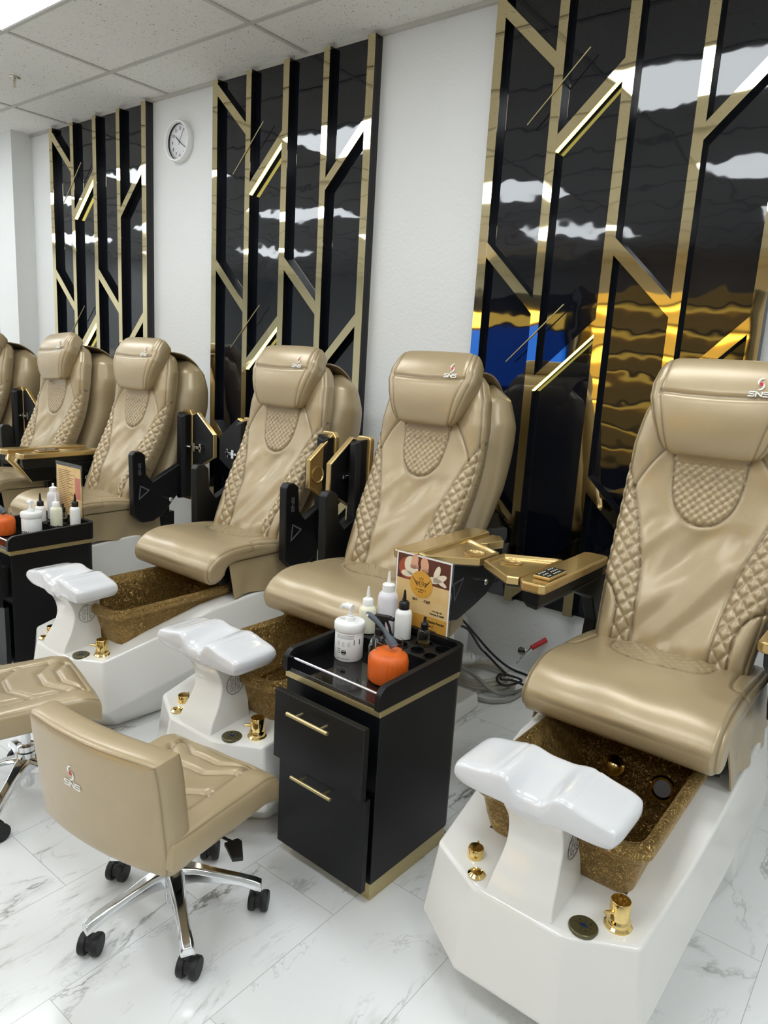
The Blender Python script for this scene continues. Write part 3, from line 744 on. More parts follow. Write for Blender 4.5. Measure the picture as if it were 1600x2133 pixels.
# each back sits at its own recline
for c in 'ABCDEF':
    sy_ = dict(A=-.036, B=.010, C=.014).get(c, 0)
    T = Matrix.Translation((0, sy_, 0)) @ Matrix.Translation((0, 2.19, .60)) @ Matrix.Rotation(math.radians(LEAN[c]), 4, 'X') @ Matrix.Translation((0, -2.19, -.60))
    for k in kids(roots[c]):
        n_ = k.name.split('.')[0]
        if n_ in ('backrest', 'headrest', 'rear_shell'):
            k.matrix_basis = T
        elif n_ in ('seat_cushion', 'seat_frame', 'seat_skirt', 'skirt_panel'): k.matrix_basis = Matrix.Translation((0, sy_, 0))
        if n_ == 'headrest':
            if c == 'E' and n_ == 'headrest':
                k.matrix_basis = T @ Matrix.Translation((0, 2.4, 1.3)) @ Matrix.Rotation(math.radians(-3), 4, 'Z') @ Matrix.Rotation(math.radians(-4), 4, 'Y') @ Matrix.Translation((0, -2.4, -1.3))
# remote keypads
def remote(loc, rz, label):
    r_ = empty('remote_control', loc, rz, label, 'remote control', 'massage remotes on armrests')
    mb = MB(); mb.box(-.027, .027, -.062, .062, 0, .010); mb.build('case', M['goldpaint'], r_, 30, bevel=.004)
    mb = MB(); mb.box(-.023, .023, -.056, .056, .0102, .0112); kp = mb.build('keypad', M['black'], r_, 30, bevel=.0004)
    mb = MB()
    for i in range(3):
        for j in range(8):
            if (i + j) % 5 != 4: mb.lathe([(.0028, 0), (.0028, .0006), (0, .0006)], (-.015 + .015 * i, -.046 + j * .0128, .0112), 10, cap=False)
    mb.build('buttons', M['logo'], kp, 0)
    return r_
remote((CX['A'] - .312, 1.945, .8205), math.radians(0), 'black keypad remote lying on the near lowered gold armrest')
remote((CX['D'] - .325, 2.0, .8205), 0, 'black keypad remote on the lowered gold armrest of the chair under the clock')

# ---------------- room ----------------
def struct(o): o['kind'] = 'structure'; return o
mb = MB(); mb.box(-12, 3.6, -5, WALL + .1, -.1, 0); struct(mb.build('floor', M['floor'], None, 0))
mb = MB(); mb.box(-12, 3.6, -5, WALL + .1, CEIL, CEIL + .1); struct(mb.build('ceiling', M['ceil'], None, 0))
mb = MB(); mb.box(-12, 3.6, WALL, WALL + .1, 0, CEIL); struct(mb.build('wall_back', M['wall'], None, 0))
mb = MB(); mb.box(-12, 3.6, -5.1, -5, 0, CEIL); struct(mb.build('wall_front', M['wall'], None, 0))
mb = MB(); mb.box(-12.1, -12, -5, WALL, 0, CEIL); struct(mb.build('wall_left', M['wall'], None, 0))
mb = MB(); mb.box(3.6, 3.7, -5, WALL, 0, CEIL); struct(mb.build('wall_right', M['wall'], None, 0))
mb = MB(); mb.box(-6.34, -6.01, 2.86, WALL + .01, 0, CEIL); struct(mb.build('wall_pilaster', M['wall'], None, 0))
X0, Y0 = -4.22, 2.607
mb = MB()
k = -6
for k in range(-6, 7):
    x = X0 + 1.2192 * k
    if -11.9 < x < 3.5: mb.box(x - .012, x + .012, -4.95, WALL - .001, CEIL - .006, CEIL + .001)
for k in range(0, 13):
    y = Y0 - .6096 * k
    if y > -4.9: mb.box(-11.95, 3.55, y - .012, y + .012, CEIL - .0065, CEIL + .001)
mb.box(-11.95, 3.55, WALL - .02, WALL, CEIL - .02, CEIL)
struct(mb.build('trim_1', M['grid'], None, 0))
# ceiling troffers
src = None
for r_ in range(3):
    for k in range(-3, 4):
        x = X0 + .61 + 2.4384 * k; y = Y0 - .6096 * (1.5 + 3 * r_)
        if not (-11 < x < 3): continue
        if src is None:
            src = empty('ceiling_light', (x, y, CEIL)); hx, hy = .597, .292
            mb = MB(); mb.box(-hx + .008, hx - .008, -hy + .008, hy - .008, -.0075, -.004); mb.build('diffuser', M['lamp'], src, 0)
            mb = MB()
            for b4 in ((-hx, hx, -hy, -hy + .012), (-hx, hx, hy - .012, hy), (-hx, -hx + .012, -hy, hy), (hx - .012, hx, -hy, hy)): mb.box(*b4, -.010, 0)
            mb.build('frame', M['white'], src, 0); o = src
        else: o = copy_tree(src); o.location = (x, y, CEIL)
        near = (r_ == 0 and k == 0)
        tag(o, 'lit white rectangular ceiling light panel at the top left corner' if near else ['lit white ceiling light in the row nearest the wall panels', 'lit white ceiling light in the middle row', 'lit white ceiling light in the farthest row'][r_] + ', number '.replace(', number ', ', ') + ['far left end', 'left part', 'left of the visible one', 'centre', 'right of centre', 'right part', 'right end'][k + 3], 'ceiling light', 'ceiling light panels')
# sprinkler
sp_ = empty('sprinkler_head', (-4.85, 2.346, CEIL), 0, 'small metal fire sprinkler head on the ceiling at upper left', 'sprinkler')
mb = MB(); mb.lathe([(.036, 0), (.036, -.004), (.022, -.010), (.010, -.012)], n=24); mb.build('escutcheon', M['steel'], sp_, 40)
mb = MB(); mb.tube([(0, 0, -.01), (0, 0, -.025)], .009); mb.tube([(-.007, 0, -.022), (-.014, 0, -.038), (-.004, 0, -.058)], .0028); mb.tube([(.007, 0, -.022), (.014, 0, -.038), (.004, 0, -.058)], .0028); mb.tube([(0, 0, -.02), (0, 0, -.056)], .0025); mb.build('frame_arms', M['steel'], sp_, 40)
mb = MB(); mb.lathe([(.013, -.058), (.013, -.061), (0, -.061)], n=16, cap=False); mb.build('deflector', M['steel'], sp_, 40)
# clock
ck = empty('wall_clock', (-4.10, WALL, 2.70), 0, 'round white wall clock between the left and middle black panels', 'clock')
mb = MB(); mb.lathe([(.118, 0), (.122, -.01), (.122, -.040), (.118, -.046), (.110, -.046), (.107, -.040), (.107, -.016)], n=48, axis='y', cap=False); mb.build('case', M['white'], ck, 40)
mb = MB(); mb.lathe([(.1072, -.040), (.1068, -.013)], n=48, axis='y', cap=False); mb.build('inner_ring', M['ink'], ck, 0)
mb = MB(); mb.lathe([(0, -.014), (.108, -.014)], n=48, axis='y', cap=False); fc = mb.build('clock_face', mat('clock_face', (226, 226, 228), .5), ck, 0)
mb = MB()
for h in range(1, 13):
    a = PI / 2 - h * PI / 6; t = text_mb(str(h), .026, bold=.0003); t.map(lambda x, y, z: (x + .078 * math.cos(a), -.0145 - z, y + .078 * math.sin(a))); mb.add(t.v, t.f)
for k in range(60):
    a = 2 * PI * k / 60; L = .006 if k % 5 else .008; ww = .0008 if k % 5 else .002
    mb.add([((.095) * math.cos(a) - ww * math.sin(a), -.0146, .095 * math.sin(a) + ww * math.cos(a)), ((.095) * math.cos(a) + ww * math.sin(a), -.0146, .095 * math.sin(a) - ww * math.cos(a)),
            ((.095 + L) * math.cos(a) + ww * math.sin(a), -.0146, (.095 + L) * math.sin(a) - ww * math.cos(a)), ((.095 + L) * math.cos(a) - ww * math.sin(a), -.0146, (.095 + L) * math.sin(a) + ww * math.cos(a))], [(0, 1, 2, 3)])
mb.build('numerals', M['ink'], fc, 0)
def hand(name, ang, L, w, back):
    mb = MB(); a = PI / 2 - math.radians(ang); d = Vector((math.cos(a), math.sin(a))); p = Vector((-d.y, d.x)) * w / 2
    q = [d * -back + p, d * -back - p, d * L - p * .7, d * L + p * .7]; mb.prism([(v.x, v.y) for v in q], 'y', -.020, -.018); mb.build(name, M['ink'], ck, 0)
hand('hour_hand', 310, .052, .006, .012); hand('minute_hand', 124, .078, .004, .014); hand('second_hand', 30, .082, .0012, .02)

# ---------------- decorative wall panels ----------------
YF = 2.96; K = YF / 2.93
def zc(z): return 1.41 + (z - 1.41) * K
STR = [(0, .043), (.293, .333), (.588, .631), (.880, .92), (1.170, 1.213)]
DIAG = [  # (u0, ztop0, u1, ztop1, thickness, led)
    (.043, 2.93, .293, 2.690, .062, False), (.333, 2.372, .588, 2.613, .062, True), (.92, 2.338, 1.170, 2.594, .062, False),
    (.043, 1.967, .293, 1.722, .064, False), (.631, 1.955, .880, 1.715, .068, False), (.333, 1.395, .588, 1.640, .062, True), (.92, 1.40, 1.170, 1.655, .064, False),
    (.043, 1.00, .293, .760, .064, False), (.631, .99, .880, .750, .068, False), (.333, .435, .588, .68, .062, False), (.92, .44, 1.170, .69, .064, False)]
ZB = .345
def make_panel(xleft):
    p = empty('wall_panel', (xleft, WALL, ZB))
    t = lambda u, z: (u * K, z - ZB)
    mb = MB(); mb.box(0, 1.213 * K, -.022, 0, 0, CEIL - .022 - ZB); mb.build('backing_board', M['acrylic'], p, 0)
    for a, c in STR:
        mb = MB(); mb.box(a * K, c * K, YF - WALL + .003, -.0215, 0, CEIL - .021 - ZB); s_ = mb.build('slat', M['slat'], p, 0)
        mb = MB(); mb.box(a * K - .0005, c * K + .0005, YF - WALL, YF - WALL + .0032, 0, CEIL - .021 - ZB); mb.build('gold_face', M['goldmirror'], s_, 0)
    for u0, z0, u1, z1, th, led in DIAG:
        P = [t(u0, zc(z0)), t(u1, zc(z1)), t(u1, zc(z1) - th), t(u0, zc(z0) - th)]
        P = [(x, min(z, CEIL - .021 - ZB)) for x, z in P]
        mb = MB(); mb.prism(P, 'y', YF - WALL + .003, -.0215); s_ = mb.build('diagonal_slat', M['slat'], p, 0)
        mb = MB(); mb.prism(P, 'y', YF - WALL + .0002, YF - WALL + .0032); mb.build('gold_face', M['goldmirror'], s_, 0)
        if led:
            q = [(P[3][0], P[3][1] - .0005), (P[2][0], P[2][1] - .0005), (P[2][0], P[2][1] - .004), (P[3][0] + .003, P[3][1] - .004)]
            mb = MB(); mb.prism(q, 'y', YF - WALL + .002, -.040); mb.build('led_strip', M['led'], p, 0)
    for dz in (0, -.978):  # lens ghost of each LED strip, added as a thin gold rod
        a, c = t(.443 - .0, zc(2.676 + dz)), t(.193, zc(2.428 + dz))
        mb = MB(); mb.tube([(a[0], YF - WALL - .004, a[1]), (c[0], YF - WALL - .004, c[1])], .0028, 8); mb.build('led_ghost_rod', M['goldtrim'], p, 60)
    return p
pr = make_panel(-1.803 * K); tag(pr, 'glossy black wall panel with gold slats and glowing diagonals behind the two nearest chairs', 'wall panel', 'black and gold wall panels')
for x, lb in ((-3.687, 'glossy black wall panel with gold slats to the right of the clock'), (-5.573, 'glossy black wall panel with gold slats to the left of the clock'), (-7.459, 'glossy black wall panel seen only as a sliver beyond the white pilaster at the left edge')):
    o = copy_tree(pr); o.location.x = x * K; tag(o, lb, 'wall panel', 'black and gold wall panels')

# ---------------- what the panels mirror: the far side of the salon ----------------
shf = empty('polish_display', (-3.0, -3.2, 0), 0, 'backlit gold shelving mirrored in the right black wall panel', 'display shelf')
mb = MB(); mb.box(-1.0, 1.0, -.30, -.27, .3, 2.5); mb.build('back_board', mat('display_gold_back', (196, 150, 50), .5, emit=((214, 176, 88), 1.0)), shf, 0)
GL = mat('shelf_glow', (255, 205, 90), .5, emit=((255, 212, 92), 4.5))
for k in range(7):
    z = .5 + k * .30; mb = MB(); mb.box(-1.0, 1.0, -.27, .0, z, z + .03); s_ = mb.build('shelf', M['slat'], shf, 0)
    mb = MB(); mb.box(-.98, .98, -.265, -.25, z - .05, z - .005); mb.build('shelf_light', GL, s_, 0)
mb = MB(); mb.box(-1.05, -1.0, -.3, 0, .0, 2.5); mb.box(1.0, 1.05, -.3, 0, 0, 2.5); mb.box(-1.05, 1.05, -.3, 0, 0, .3); mb.build('cabinet', M['slat'], shf, 0)
rk = empty('reception_screen', (-5.2, -3.2, 0), 0, 'blue lit screen under a gold light band mirrored in the right black wall panel', 'screen')
mb = MB(); mb.box(-.95, .95, -.1, 0, 1.2, 2.0); mb.build('screen', mat('blue_screen', (20, 60, 150), .3, emit=((12, 78, 190), 2.2)), rk, 0)
mb = MB(); mb.box(-.95, .95, -.1, 0, 2.05, 2.2); mb.build('light_band', GL, rk, 0)
mb = MB(); mb.box(-1, 1, -.25, -.1, 0, 2.45); mb.build('frame', M['slat'], rk, 0)
dw = empty('dark_doorway', (-1.1, -3.2, 0), 0, 'dark doorway mirrored at the right of the right black wall panel', 'doorway')
mb = MB(); mb.box(-.6, .6, -.2, 0, 0, 2.3); mb.build('door_leaf', M['slat'], dw, 0)

# ---------------- trolleys ----------------
def rrect(x0, x1, y0, y1, r_, rear=True, n=6):
    P = []
    for cx, cy, a0, rr in ((x1 - r_, y1 - r_, 0, r_), (x0 + r_, y1 - r_, 90, r_)):
        for k in range(n + 1):
            a = math.radians(a0 + 90 * k / n); P.append((cx + rr * math.cos(a), cy + rr * math.sin(a)))
    return P + [(x0, y0), (x1, y0)]
def make_cart():
    c = empty('trolley', (0, 0, 0))
    mb = MB(); mb.prism(rrect(-.168, .170, -.175, .19, .03), 'z', 0, .052); mb.build('plinth', M['goldtrim'], c, 30, bevel=.002)
    mb = MB(); mb.prism(rrect(-.172, .172, -.178, .20, .035), 'z', .05, .535); mb.build('cabinet_body', M['blackmatte'], c, 30, bevel=.002)
    mb = MB(); mb.prism(rrect(-.174, .174, -.182, .202, .037), 'z', .535, .553); mb.build('trim_band', M['goldtrim'], c, 30, bevel=.001)
    # tray rim: floor, two side walls with rounded fronts, rear wall
    mb = MB(); mb.prism(rrect(-.172, .172, -.183, .20, .035), 'z', .553, .566); mb.build('tray_floor', M['granite'], c, 30, bevel=.002)
    mb = MB(); side = [(-.19, .555), (-.19, .585)] + [(-.155 - .035 * math.cos(a), .585 + .032 * math.sin(a)) for a in [PI / 2 * k / 6 for k in range(1, 7)]] + [(.17, .628), (.17, .555)]
    mb.prism(side, 'x', -.177, -.160); mb.prism(side, 'x', .160, .177)
    outer = []; inner = []
    for k in range(7):
        a = PI / 2 * k / 6; outer.append((.140 + .037 * math.cos(a), .169 + .037 * math.sin(a))); inner.append((.140 + .020 * math.cos(a), .169 + .020 * math.sin(a)))
    o2 = [(-x, y) for x, y in outer[::-1]]; i2 = [(-x, y) for x, y in inner[::-1]]
    O = outer + o2; I = inner + i2
    for i in range(len(O) - 1): mb.prism([O[i], O[i + 1], I[i + 1], I[i]], 'z', .553, .628)
    mb.build('tray_rim', M['blackmatte'], c, 30)
    # holder deck with round holes
    holes = [(.124, .158, .025), (.054, .158, .025), (.124, .094, .020), (.070, .104, .020), (-.124, .108, .0285), (-.082, .152, .0325), (-.020, .152, .0275), (.008, .094, .0275)]
    bm = bmesh.new(); ol = [(-.159, .065), (.159, .065), (.159, .185), (-.159, .185)]
    es = []
    def loop(pts):
        vs_ = [bm.verts.new((x, y, .606)) for x, y in pts]
        for i in range(len(vs_)): es.append(bm.edges.new((vs_[i], vs_[(i + 1) % len(vs_)])))
    loop(ol)
    for hx, hy, hr in holes: loop([(hx + hr * math.cos(2 * PI * k / 24), hy + hr * math.sin(2 * PI * k / 24)) for k in range(24)])
    bmesh.ops.triangle_fill(bm, use_beauty=True, edges=es)
    me = bpy.data.meshes.new('bottle_rack'); 
    mb = MB(); bm.verts.ensure_lookup_table(); bm.verts.index_update()
    mb.add([v.co[:] for v in bm.verts], [tuple(v.index for v in f.verts) for f in bm.faces]); bm.free(); bpy.data.meshes.remove(me)
    for hx, hy, hr in holes: mb.lathe([(hr + .003, .606), (hr + .003, .609), (hr, .6085), (hr, .568)], (hx, hy, 0), 24, cap=False)
    mb.box(-.159, .159, .063, .067, .566, .606)
    mb.build('bottle_rack', M['black'], c, 30)
    mb = MB(); mb.tube([(-.160, -.172, .592), (.160, -.172, .592)], .004, 12); mb.build('front_rail', M['chrome'], c, 40)
    for (y0, z0, z1, x0, x1, hz) in ((-.235, .318, .520, -.158, .170, .485), (-.212, .040, .312, -.156, .168, .288)):
        mb = MB(); mb.box(x0, x1, y0, y0 + .020, z0, z1); d = mb.build('drawer', M['blackmatte'], c, 30, bevel=.002)
        mb = MB(); mb.box(x0 + .03, x1 - .03, y0 + .02, -.17, z0 + .03, z1 - .04); mb.build('drawer_box', M['black'], d, 30)
        xc = (x0 + x1) / 2 - .008; mb = MB(); mb.tube([(xc - .075, y0 - .030, hz), (xc + .075, y0 - .030, hz)], .0055, 14); h = mb.build('handle', M['goldtrim'], d, 40)
        for xx in (xc - .045, xc + .045): mb = MB(); mb.tube([(xx, y0 - .030, hz), (xx, y0, hz)], .0035, 8); mb.build('handle_post', M['goldtrim'], h, 40)
    return c
cartA = make_cart(); cartA.location = (-1.168, 1.520, 0); cartA.rotation_euler.z = math.radians(-1.5)
tag(cartA, 'black pedicure trolley with gold trim and upper drawer ajar, standing between the near chairs', 'trolley', 'black pedicure trolleys')
cartB = copy_tree(cartA); cartB.location = (-3.152, 1.52, 0); cartB.rotation_euler.z = math.radians(0)
tag(cartB, 'black pedicure trolley at the left edge in front of the chair under the clock', 'trolley', 'black pedicure trolleys')

# ---------------- bottles ----------------
def bottle(name, loc, r_, h, body, cap, liquid=None, style='cone', label=None, group='bottles on the trolleys', fill=.75):
    o = empty(name, loc, 0, label, 'bottle', group)
    mb = MB(); mb.lathe([(0, 0), (r_ * .93, 0), (r_, .004), (r_, h * .86), (r_ * .9, h * .93), (r_ * .55, h * .985), (r_ * .48, h)], n=28, cap=False); mb.build('bottle_body', M[body], o, 50)
    if liquid and body == 'glass':
        mb = MB(); mb.lathe([(0, .003), (r_ * .9, .003), (r_ * .94, .006), (r_ * .94, h * fill), (0, h * fill)], n=28, cap=False); mb.build('contents', M[liquid], o, 50)
    c_ = r_ * .62; mb = MB()
    mb.lathe([(c_, h - .004), (c_, h + .016), (c_ * .85, h + .019), (.006, h + .022), (.0045, h + .040), (.0028, h + .056), (0, h + .057)] if style == 'cone' else [(c_, h - .004), (c_, h + .014), (c_ * .55, h + .018), (.005, h + .020), (.0045, h + .034), (0, h + .035)], n=24, cap=False)
    mb.build('nozzle_cap', M[cap], o, 40)
    return o
def pump_jar(loc, label, agen=False, rz=0):
    o = empty('pump_jar', loc, rz, label, 'jar', 'pump jars on the trolleys')
    mb = MB(); mb.lathe([(0, 0), (.039, 0), (.0415, .004), (.0415, .088), (.040, .090)], n=40, cap=False); bd = mb.build('jar_body', M['white'], o, 50)
    mb = MB(); mb.lathe([(.044, .088), (.045, .090), (.045, .108), (.042, .112), (.014, .113), (.013, .124), (.010, .126), (.010, .130), (0, .130)], n=40, cap=False); mb.build('lid', M['white'], o, 40)
    mb = MB(); mb.tube([(0, 0, .125), (0, 0, .150)], .0050); mb.tube([(.008, 0, .153), (-.012, 0, .154), (-.030, 0, .150), (-.036, 0, .142)], [.009, .010, .006, .004], 12); mb.build('pump_head', M['white'], o, 60)
    # print wrapped on the jar, facing the camera
    pr_ = MB(); a0 = math.radians(-62)
    def wrap(mb_): return mb_.map(lambda x, y, z: ((.0418 + z) * math.cos(a0 + x / .0418), (.0418 + z) * math.sin(a0 + x / .0418), y))
    if agen:
        t = text_mb('AGEN', .020, bold=.0006); t.map(lambda x, y, z: (x - .012, y + .022, z * .2)); pr_.add(t.v, t.f); ribbon(pr_, [(-.04, .036), (.02, .036)], .002, .0002)
        t = text_mb('COLL', .004); 
    else:
        for k in range(4): 
            n_ = 12
            for q in range(n_): ribbon(pr_, [(-.030 + q * .0045, .080 - k * .0032), (-.0275 + q * .0045, .080 - k * .0032)], .0009, .0002)
        for k, x in enumerate((-.024, -.008, .008)):
            for q in range(8):
                a, c2 = 2 * PI * q / 8, 2 * PI * (q + 1) / 8
                ribbon(pr_, [(x + .003 * math.cos(a), .056 + .004 * math.sin(a)), (x + .003 * math.cos(c2), .056 + .004 * math.sin(c2))], .0006, .0002)
            ribbon(pr_, [(x - .004, .048), (x + .004, .048)], .0008, .0002)
        for q in range(16):
            a, c2 = 2 * PI * q / 16, 2 * PI * (q + 1) / 16
            ribbon(pr_, [(-.006 + .007 * math.cos(a), .029 + .007 * math.sin(a)), (-.006 + .007 * math.cos(c2), .029 + .007 * math.sin(c2))], .0016, .0002)
        ribbon(pr_, [(-.009, .029), (-.003, .029)], .006, .0002)
        for rr in range(3): ribbon(pr_, [(-.027, .026 + rr * .006), (-.017, .026 + rr * .006)], .0018, .0002)
        for q in range(9): ribbon(pr_, [(-.028 + q * .0045, .010), (-.0255 + q * .0045, .010)], .0012, .0002)
        ribbon(pr_, [(.030, .060), (.036, .060)], .016, .0002)
    wrap(pr_).build('label_print', M['ink'], bd, 0)
    return o
def scrub_jar(loc, label, rz=0):
    o = empty('scrub_jar', loc, rz, label, 'jar', 'orange scrub jars')
    n = 72; prof = [(.042, 0), (.050, .003), (.0535, .010), (.0545, .030), (.0545, .060), (.052, .074), (.043, .083), (.038, .087), (.0375, .092), (.0395, .096), (.0395, .112), (.038, .115)]
    rg = []
    for r0, h in prof:
        rg.append([((r0 + (.0012 * math.cos(24 * 2 * PI * k / n) if .004 < h < .07 else 0)) * math.cos(2 * PI * k / n), (r0 + (.0012 * math.cos(24 * 2 * PI * k / n) if .004 < h < .07 else 0)) * math.sin(2 * PI * k / n), h) for k in range(n)])
    inn = [[(x * (1 - .0022 / .05), y * (1 - .0022 / .05), max(z, .004)) for x, y, z in ring] for ring in rg[::-1]]
    mb = MB(); mb.loft(rg + inn); mb.build('glass_jar', M['jarglass'], o, 50)
    sr = [[(x * .972, y * .972, z) for x, y, z in ring] for ring in rg[1:7]]; sr = [[(x * .9, y * .9, .0045) for x, y, z in sr[0]]] + sr + [[(x * .5, y * .5, .084) for x, y, z in sr[-1]]]; mb = MB(); mb.loft(sr); mb.build('scrub', M['orange'], o, 60)
    return o
def spoon(p0, p1, label):
    o = empty('spatula', p1, 0, label, 'spatula', 'grey spatulas in jars')
    a = Vector(p0) - Vector(p1); mb = MB()
    pts = [a * t + Vector((0, 0, .012 * math.sin(PI * t))) for t in np.linspace(0, 1, 14)]
    rs = [.012, .013, .012, .008, .006, .0055, .006, .0065, .007, .0075, .008, .008, .0078, .005]
    mb.tube(pts, rs, 14); mb.build('spatula_body', M['silicone'], o, 60)
    mb = MB(); mb.tube([pts[-2] + Vector((0, -.0085, 0)), pts[-2] + Vector((0, -.0065, 0))], .0035, 12); mb.build('hanging_hole', M['logo'], o, 40)
    return o
TZ = .5665
pump_jar((-1.262, 1.512, TZ), 'white pump jar with black print on the near trolley')
scrub_jar((-1.085, 1.470, TZ), 'ribbed glass jar of orange scrub at the front of the near trolley')
spoon((-1.172, 1.475, .735), (-1.075, 1.480, .662), 'grey silicone spatula standing in the orange jar on the near trolley')
bottle('squeeze_bottle', (-1.292, 1.628, .5685), .026, .125, 'creambody', 'whitebody', 'cream', label='squeeze bottle of pale yellow liquid with white tip behind the near pump jar')
o = bottle('squeeze_bottle', (-1.250, 1.672, .5685), .031, .172, 'frost', 'white', 'frost', label='tall frosted bottle with pink lettering, tallest on the near trolley', fill=.5)
mb = MB(); t = text_mb('NE', .026, bold=.001); ribbon(mb, [(-.03, .09), (.008, .09), (.010, .085), (.010, .02)], .0008, .0003); mb.add([(x - .004, y + .055, z * .3) for x, y, z in t.v], t.f)
a0 = math.radians(-78); mb.map(lambda x, y, z: ((.0313 + z) * math.cos(a0 + x / .0313), (.0313 + z) * math.sin(a0 + x / .0313), y)).build('label_print', M['pink'], o, 0)
bottle('squeeze_bottle', (-1.188, 1.672, .5685), .0255, .130, 'whitebody', 'black', 'lotion', label='clear squeeze bottle of white lotion with black cone tip on the near trolley', fill=.8)
o = bottle('dropper_bottle', (-1.114, 1.678, .5685), .0185, .085, 'glass', 'black', 'olive', 'drop', 'small dropper bottle of oil with black and clear cap in front of the near sign', fill=.5)
# spray bottle
sb = empty('spray_bottle', (-1.168, 1.535, TZ), math.radians(10), 'clear spray bottle with black trigger behind the orange jar', 'bottle')
mb = MB(); mb.lathe([(0, 0), (.028, 0), (.031, .004), (.031, .055), (.026, .075), (.016, .088), (.012, .095)], n=32, cap=False); mb.build('bottle_body', M['glass'], sb, 50)
mb = MB(); mb.lathe([(0, .003), (.0285, .004), (.0285, .03), (0, .03)], n=32, cap=False); mb.build('contents', M['glass'], sb, 50)
mb = MB(); mb.lathe([(.0145, .090), (.0145, .108), (.011, .112), (0, .112)], n=20, cap=False); mb.box(-.010, .010, -.009, .009, .110, .135)
mb.prism([(-.030, .132), (-.018, .148), (.030, .150), (.030, .140), (.012, .130), (-.010, .122)], 'y', -.009, .009); mb.tube([(.028, 0, .144), (.042, 0, .144)], .006); hd_ = mb.build('spray_head', M['black'], sb, 40, bevel=.002)
mb = MB(); mb.tube([(.020, 0, .134), (.028, 0, .120), (.034, 0, .100), (.038, 0, .092)], .004, 8); mb.build('trigger', M['black'], hd_, 40)

# printed signs in acrylic sleeves
def plain(parent, name, m_, x0, x1, z0, z1, y):
    mb = MB(); mb.box(x0, x1, y, y + .0003, z0, z1); return mb.build(name, m_, parent, 0)
sg = empty('menu_sign', (-1.165, 1.728, .609), math.radians(-1), 'printed salon price sign with foot photo and gold round emblem on the near trolley', 'sign')
Wd, Ht = .204, .243
mb = MB(); mb.box(-Wd / 2 - .002, Wd / 2 + .006, .0, .0018, 0, Ht + .003); mb.build('acrylic_sleeve', M['glass'], sg, 0)
plain(sg, 'paper', M['logo'], -Wd / 2, Wd / 2, .0, Ht, -.0006)
m = mat('parchment', (228, 196, 138), .5); mm = m
nz = nd(m, 'ShaderNodeTexNoise'); nz.inputs['Scale'].default_value = 22; nz.inputs['Detail'].default_value = 5; tcc = nd(m, 'ShaderNodeTexCoord'); lk(m, tcc.outputs['Object'], nz.inputs['Vector'])
mx = nd(m, 'ShaderNodeMixRGB'); mx.inputs[1].default_value = (*lin((240, 214, 160)), 1); mx.inputs[2].default_value = (*lin((214, 170, 100)), 1); lk(m, nz.outputs['Fac'], mx.inputs[0]); lk(m, mx.outputs[0], m.node_tree.nodes['Principled BSDF'].inputs['Base Color'])
plain(sg, 'parchment_area', m, -Wd / 2 + .005, Wd / 2 - .005, .004, .165, -.0010)
plain(sg, 'gold_footer', mat('footer_gold', (214, 158, 62), .5), -Wd / 2 + .005, Wd / 2 - .005, .004, .062, -.0012)
ph = plain(sg, 'foot_photo', mat('photo_brown', (92, 44, 26), .5), -Wd / 2 + .005, Wd / 2 - .005, .160, Ht - .005, -.0012)
mb = MB()
def ell(mb_, cx, cz, rx, rz_, y, n=28, rot=0.0):
    mb_.add([(cx + rx * math.cos(a) * math.cos(rot) - rz_ * math.sin(a) * math.sin(rot), y, cz + rx * math.cos(a) * math.sin(rot) + rz_ * math.sin(a) * math.cos(rot)) for a in [2 * PI * k / n for k in range(n)]], [tuple(range(n))])
ell(mb, -.055, .195, .038, .034, -.0015); mb.build('photo_bowl', mat('bowl_red', (168, 78, 44), .5), ph, 0)
mb = MB(); ell(mb, -.045, .205, .026, .030, -.00155, rot=.3); ell(mb, -.060, .178, .022, .010, -.00155); ell(mb, .062, .186, .026, .010, -.00155, rot=.5); ell(mb, .050, .200, .010, .026, -.00155, rot=-.3); ell(mb, .068, .175, .020, .007, -.00155, rot=-.4); ell(mb, .04, .178, .02, .01, -.00155); mb.build('photo_petals', mat('petal', (236, 222, 196), .5), ph, 0)
mb = MB(); ell(mb, -.034, .222, .013, .022, -.0016, rot=-.25); ell(mb, .004, .217, .015, .024, -.0016, rot=.15)
for (bx, bz, dd) in ((-.034, .203, -.1), (.004, .196, .1)):
    for q in range(5): ell(mb, bx - .012 + q * .006, bz + abs(q - 1.5) * .0015, .0034, .007, -.0016)
mb.build('photo_feet', mat('foot_skin', (226, 170, 136), .5), ph, 0)
mb = MB()
for (bx, bz) in ((-.034, .199), (.004, .192)):
    for q in range(5): ell(mb, bx - .012 + q * .006, bz + abs(q - 1.5) * .0015, .0018, .0024, -.0018, 10)
mb.build('photo_nails', mat('nail_red', (92, 16, 24), .4), ph, 0)
mb = MB(); ell(mb, -.004, .155, .042, .042, -.0020, 48); em = mb.build('emblem', mat('emblem_gold', (218, 160, 56), .45), sg, 0)
mb = MB()
for k in range(20):
    a, c2 = 2 * PI * k / 20, 2 * PI * (k + 1) / 20
    ribbon(mb, [(.009 * math.cos(a), .009 * math.sin(a)), (.009 * math.cos(c2), .009 * math.sin(c2))], .0013, .0003)
for sx in (1, -1):
    for q in range(6): ribbon(mb, [(sx * (.011 + q * .0006), .004 - q * .0028), (sx * (.022 - q * .001), .004 - q * .002), (sx * (.034 - q * .0032), .016 - q * .0040)], .0012, .0003)
ribbon(mb, [(-.006, .012), (-.007, .017), (-.003, .014), (0, .019), (.003, .014), (.007, .017), (.006, .012)], .0009, .0003)
t = text_mb('CC', .012); mb.add([(x, y, z) for x, y, z in t.v], t.f)
t = text_mb('A COSMO 2', .0075); mb.add([(x, y - .020, z) for x, y, z in t.v], t.f)
t = text_mb('NAIL SPA', .0045); mb.add([(x, y - .027, z) for x, y, z in t.v], t.f)
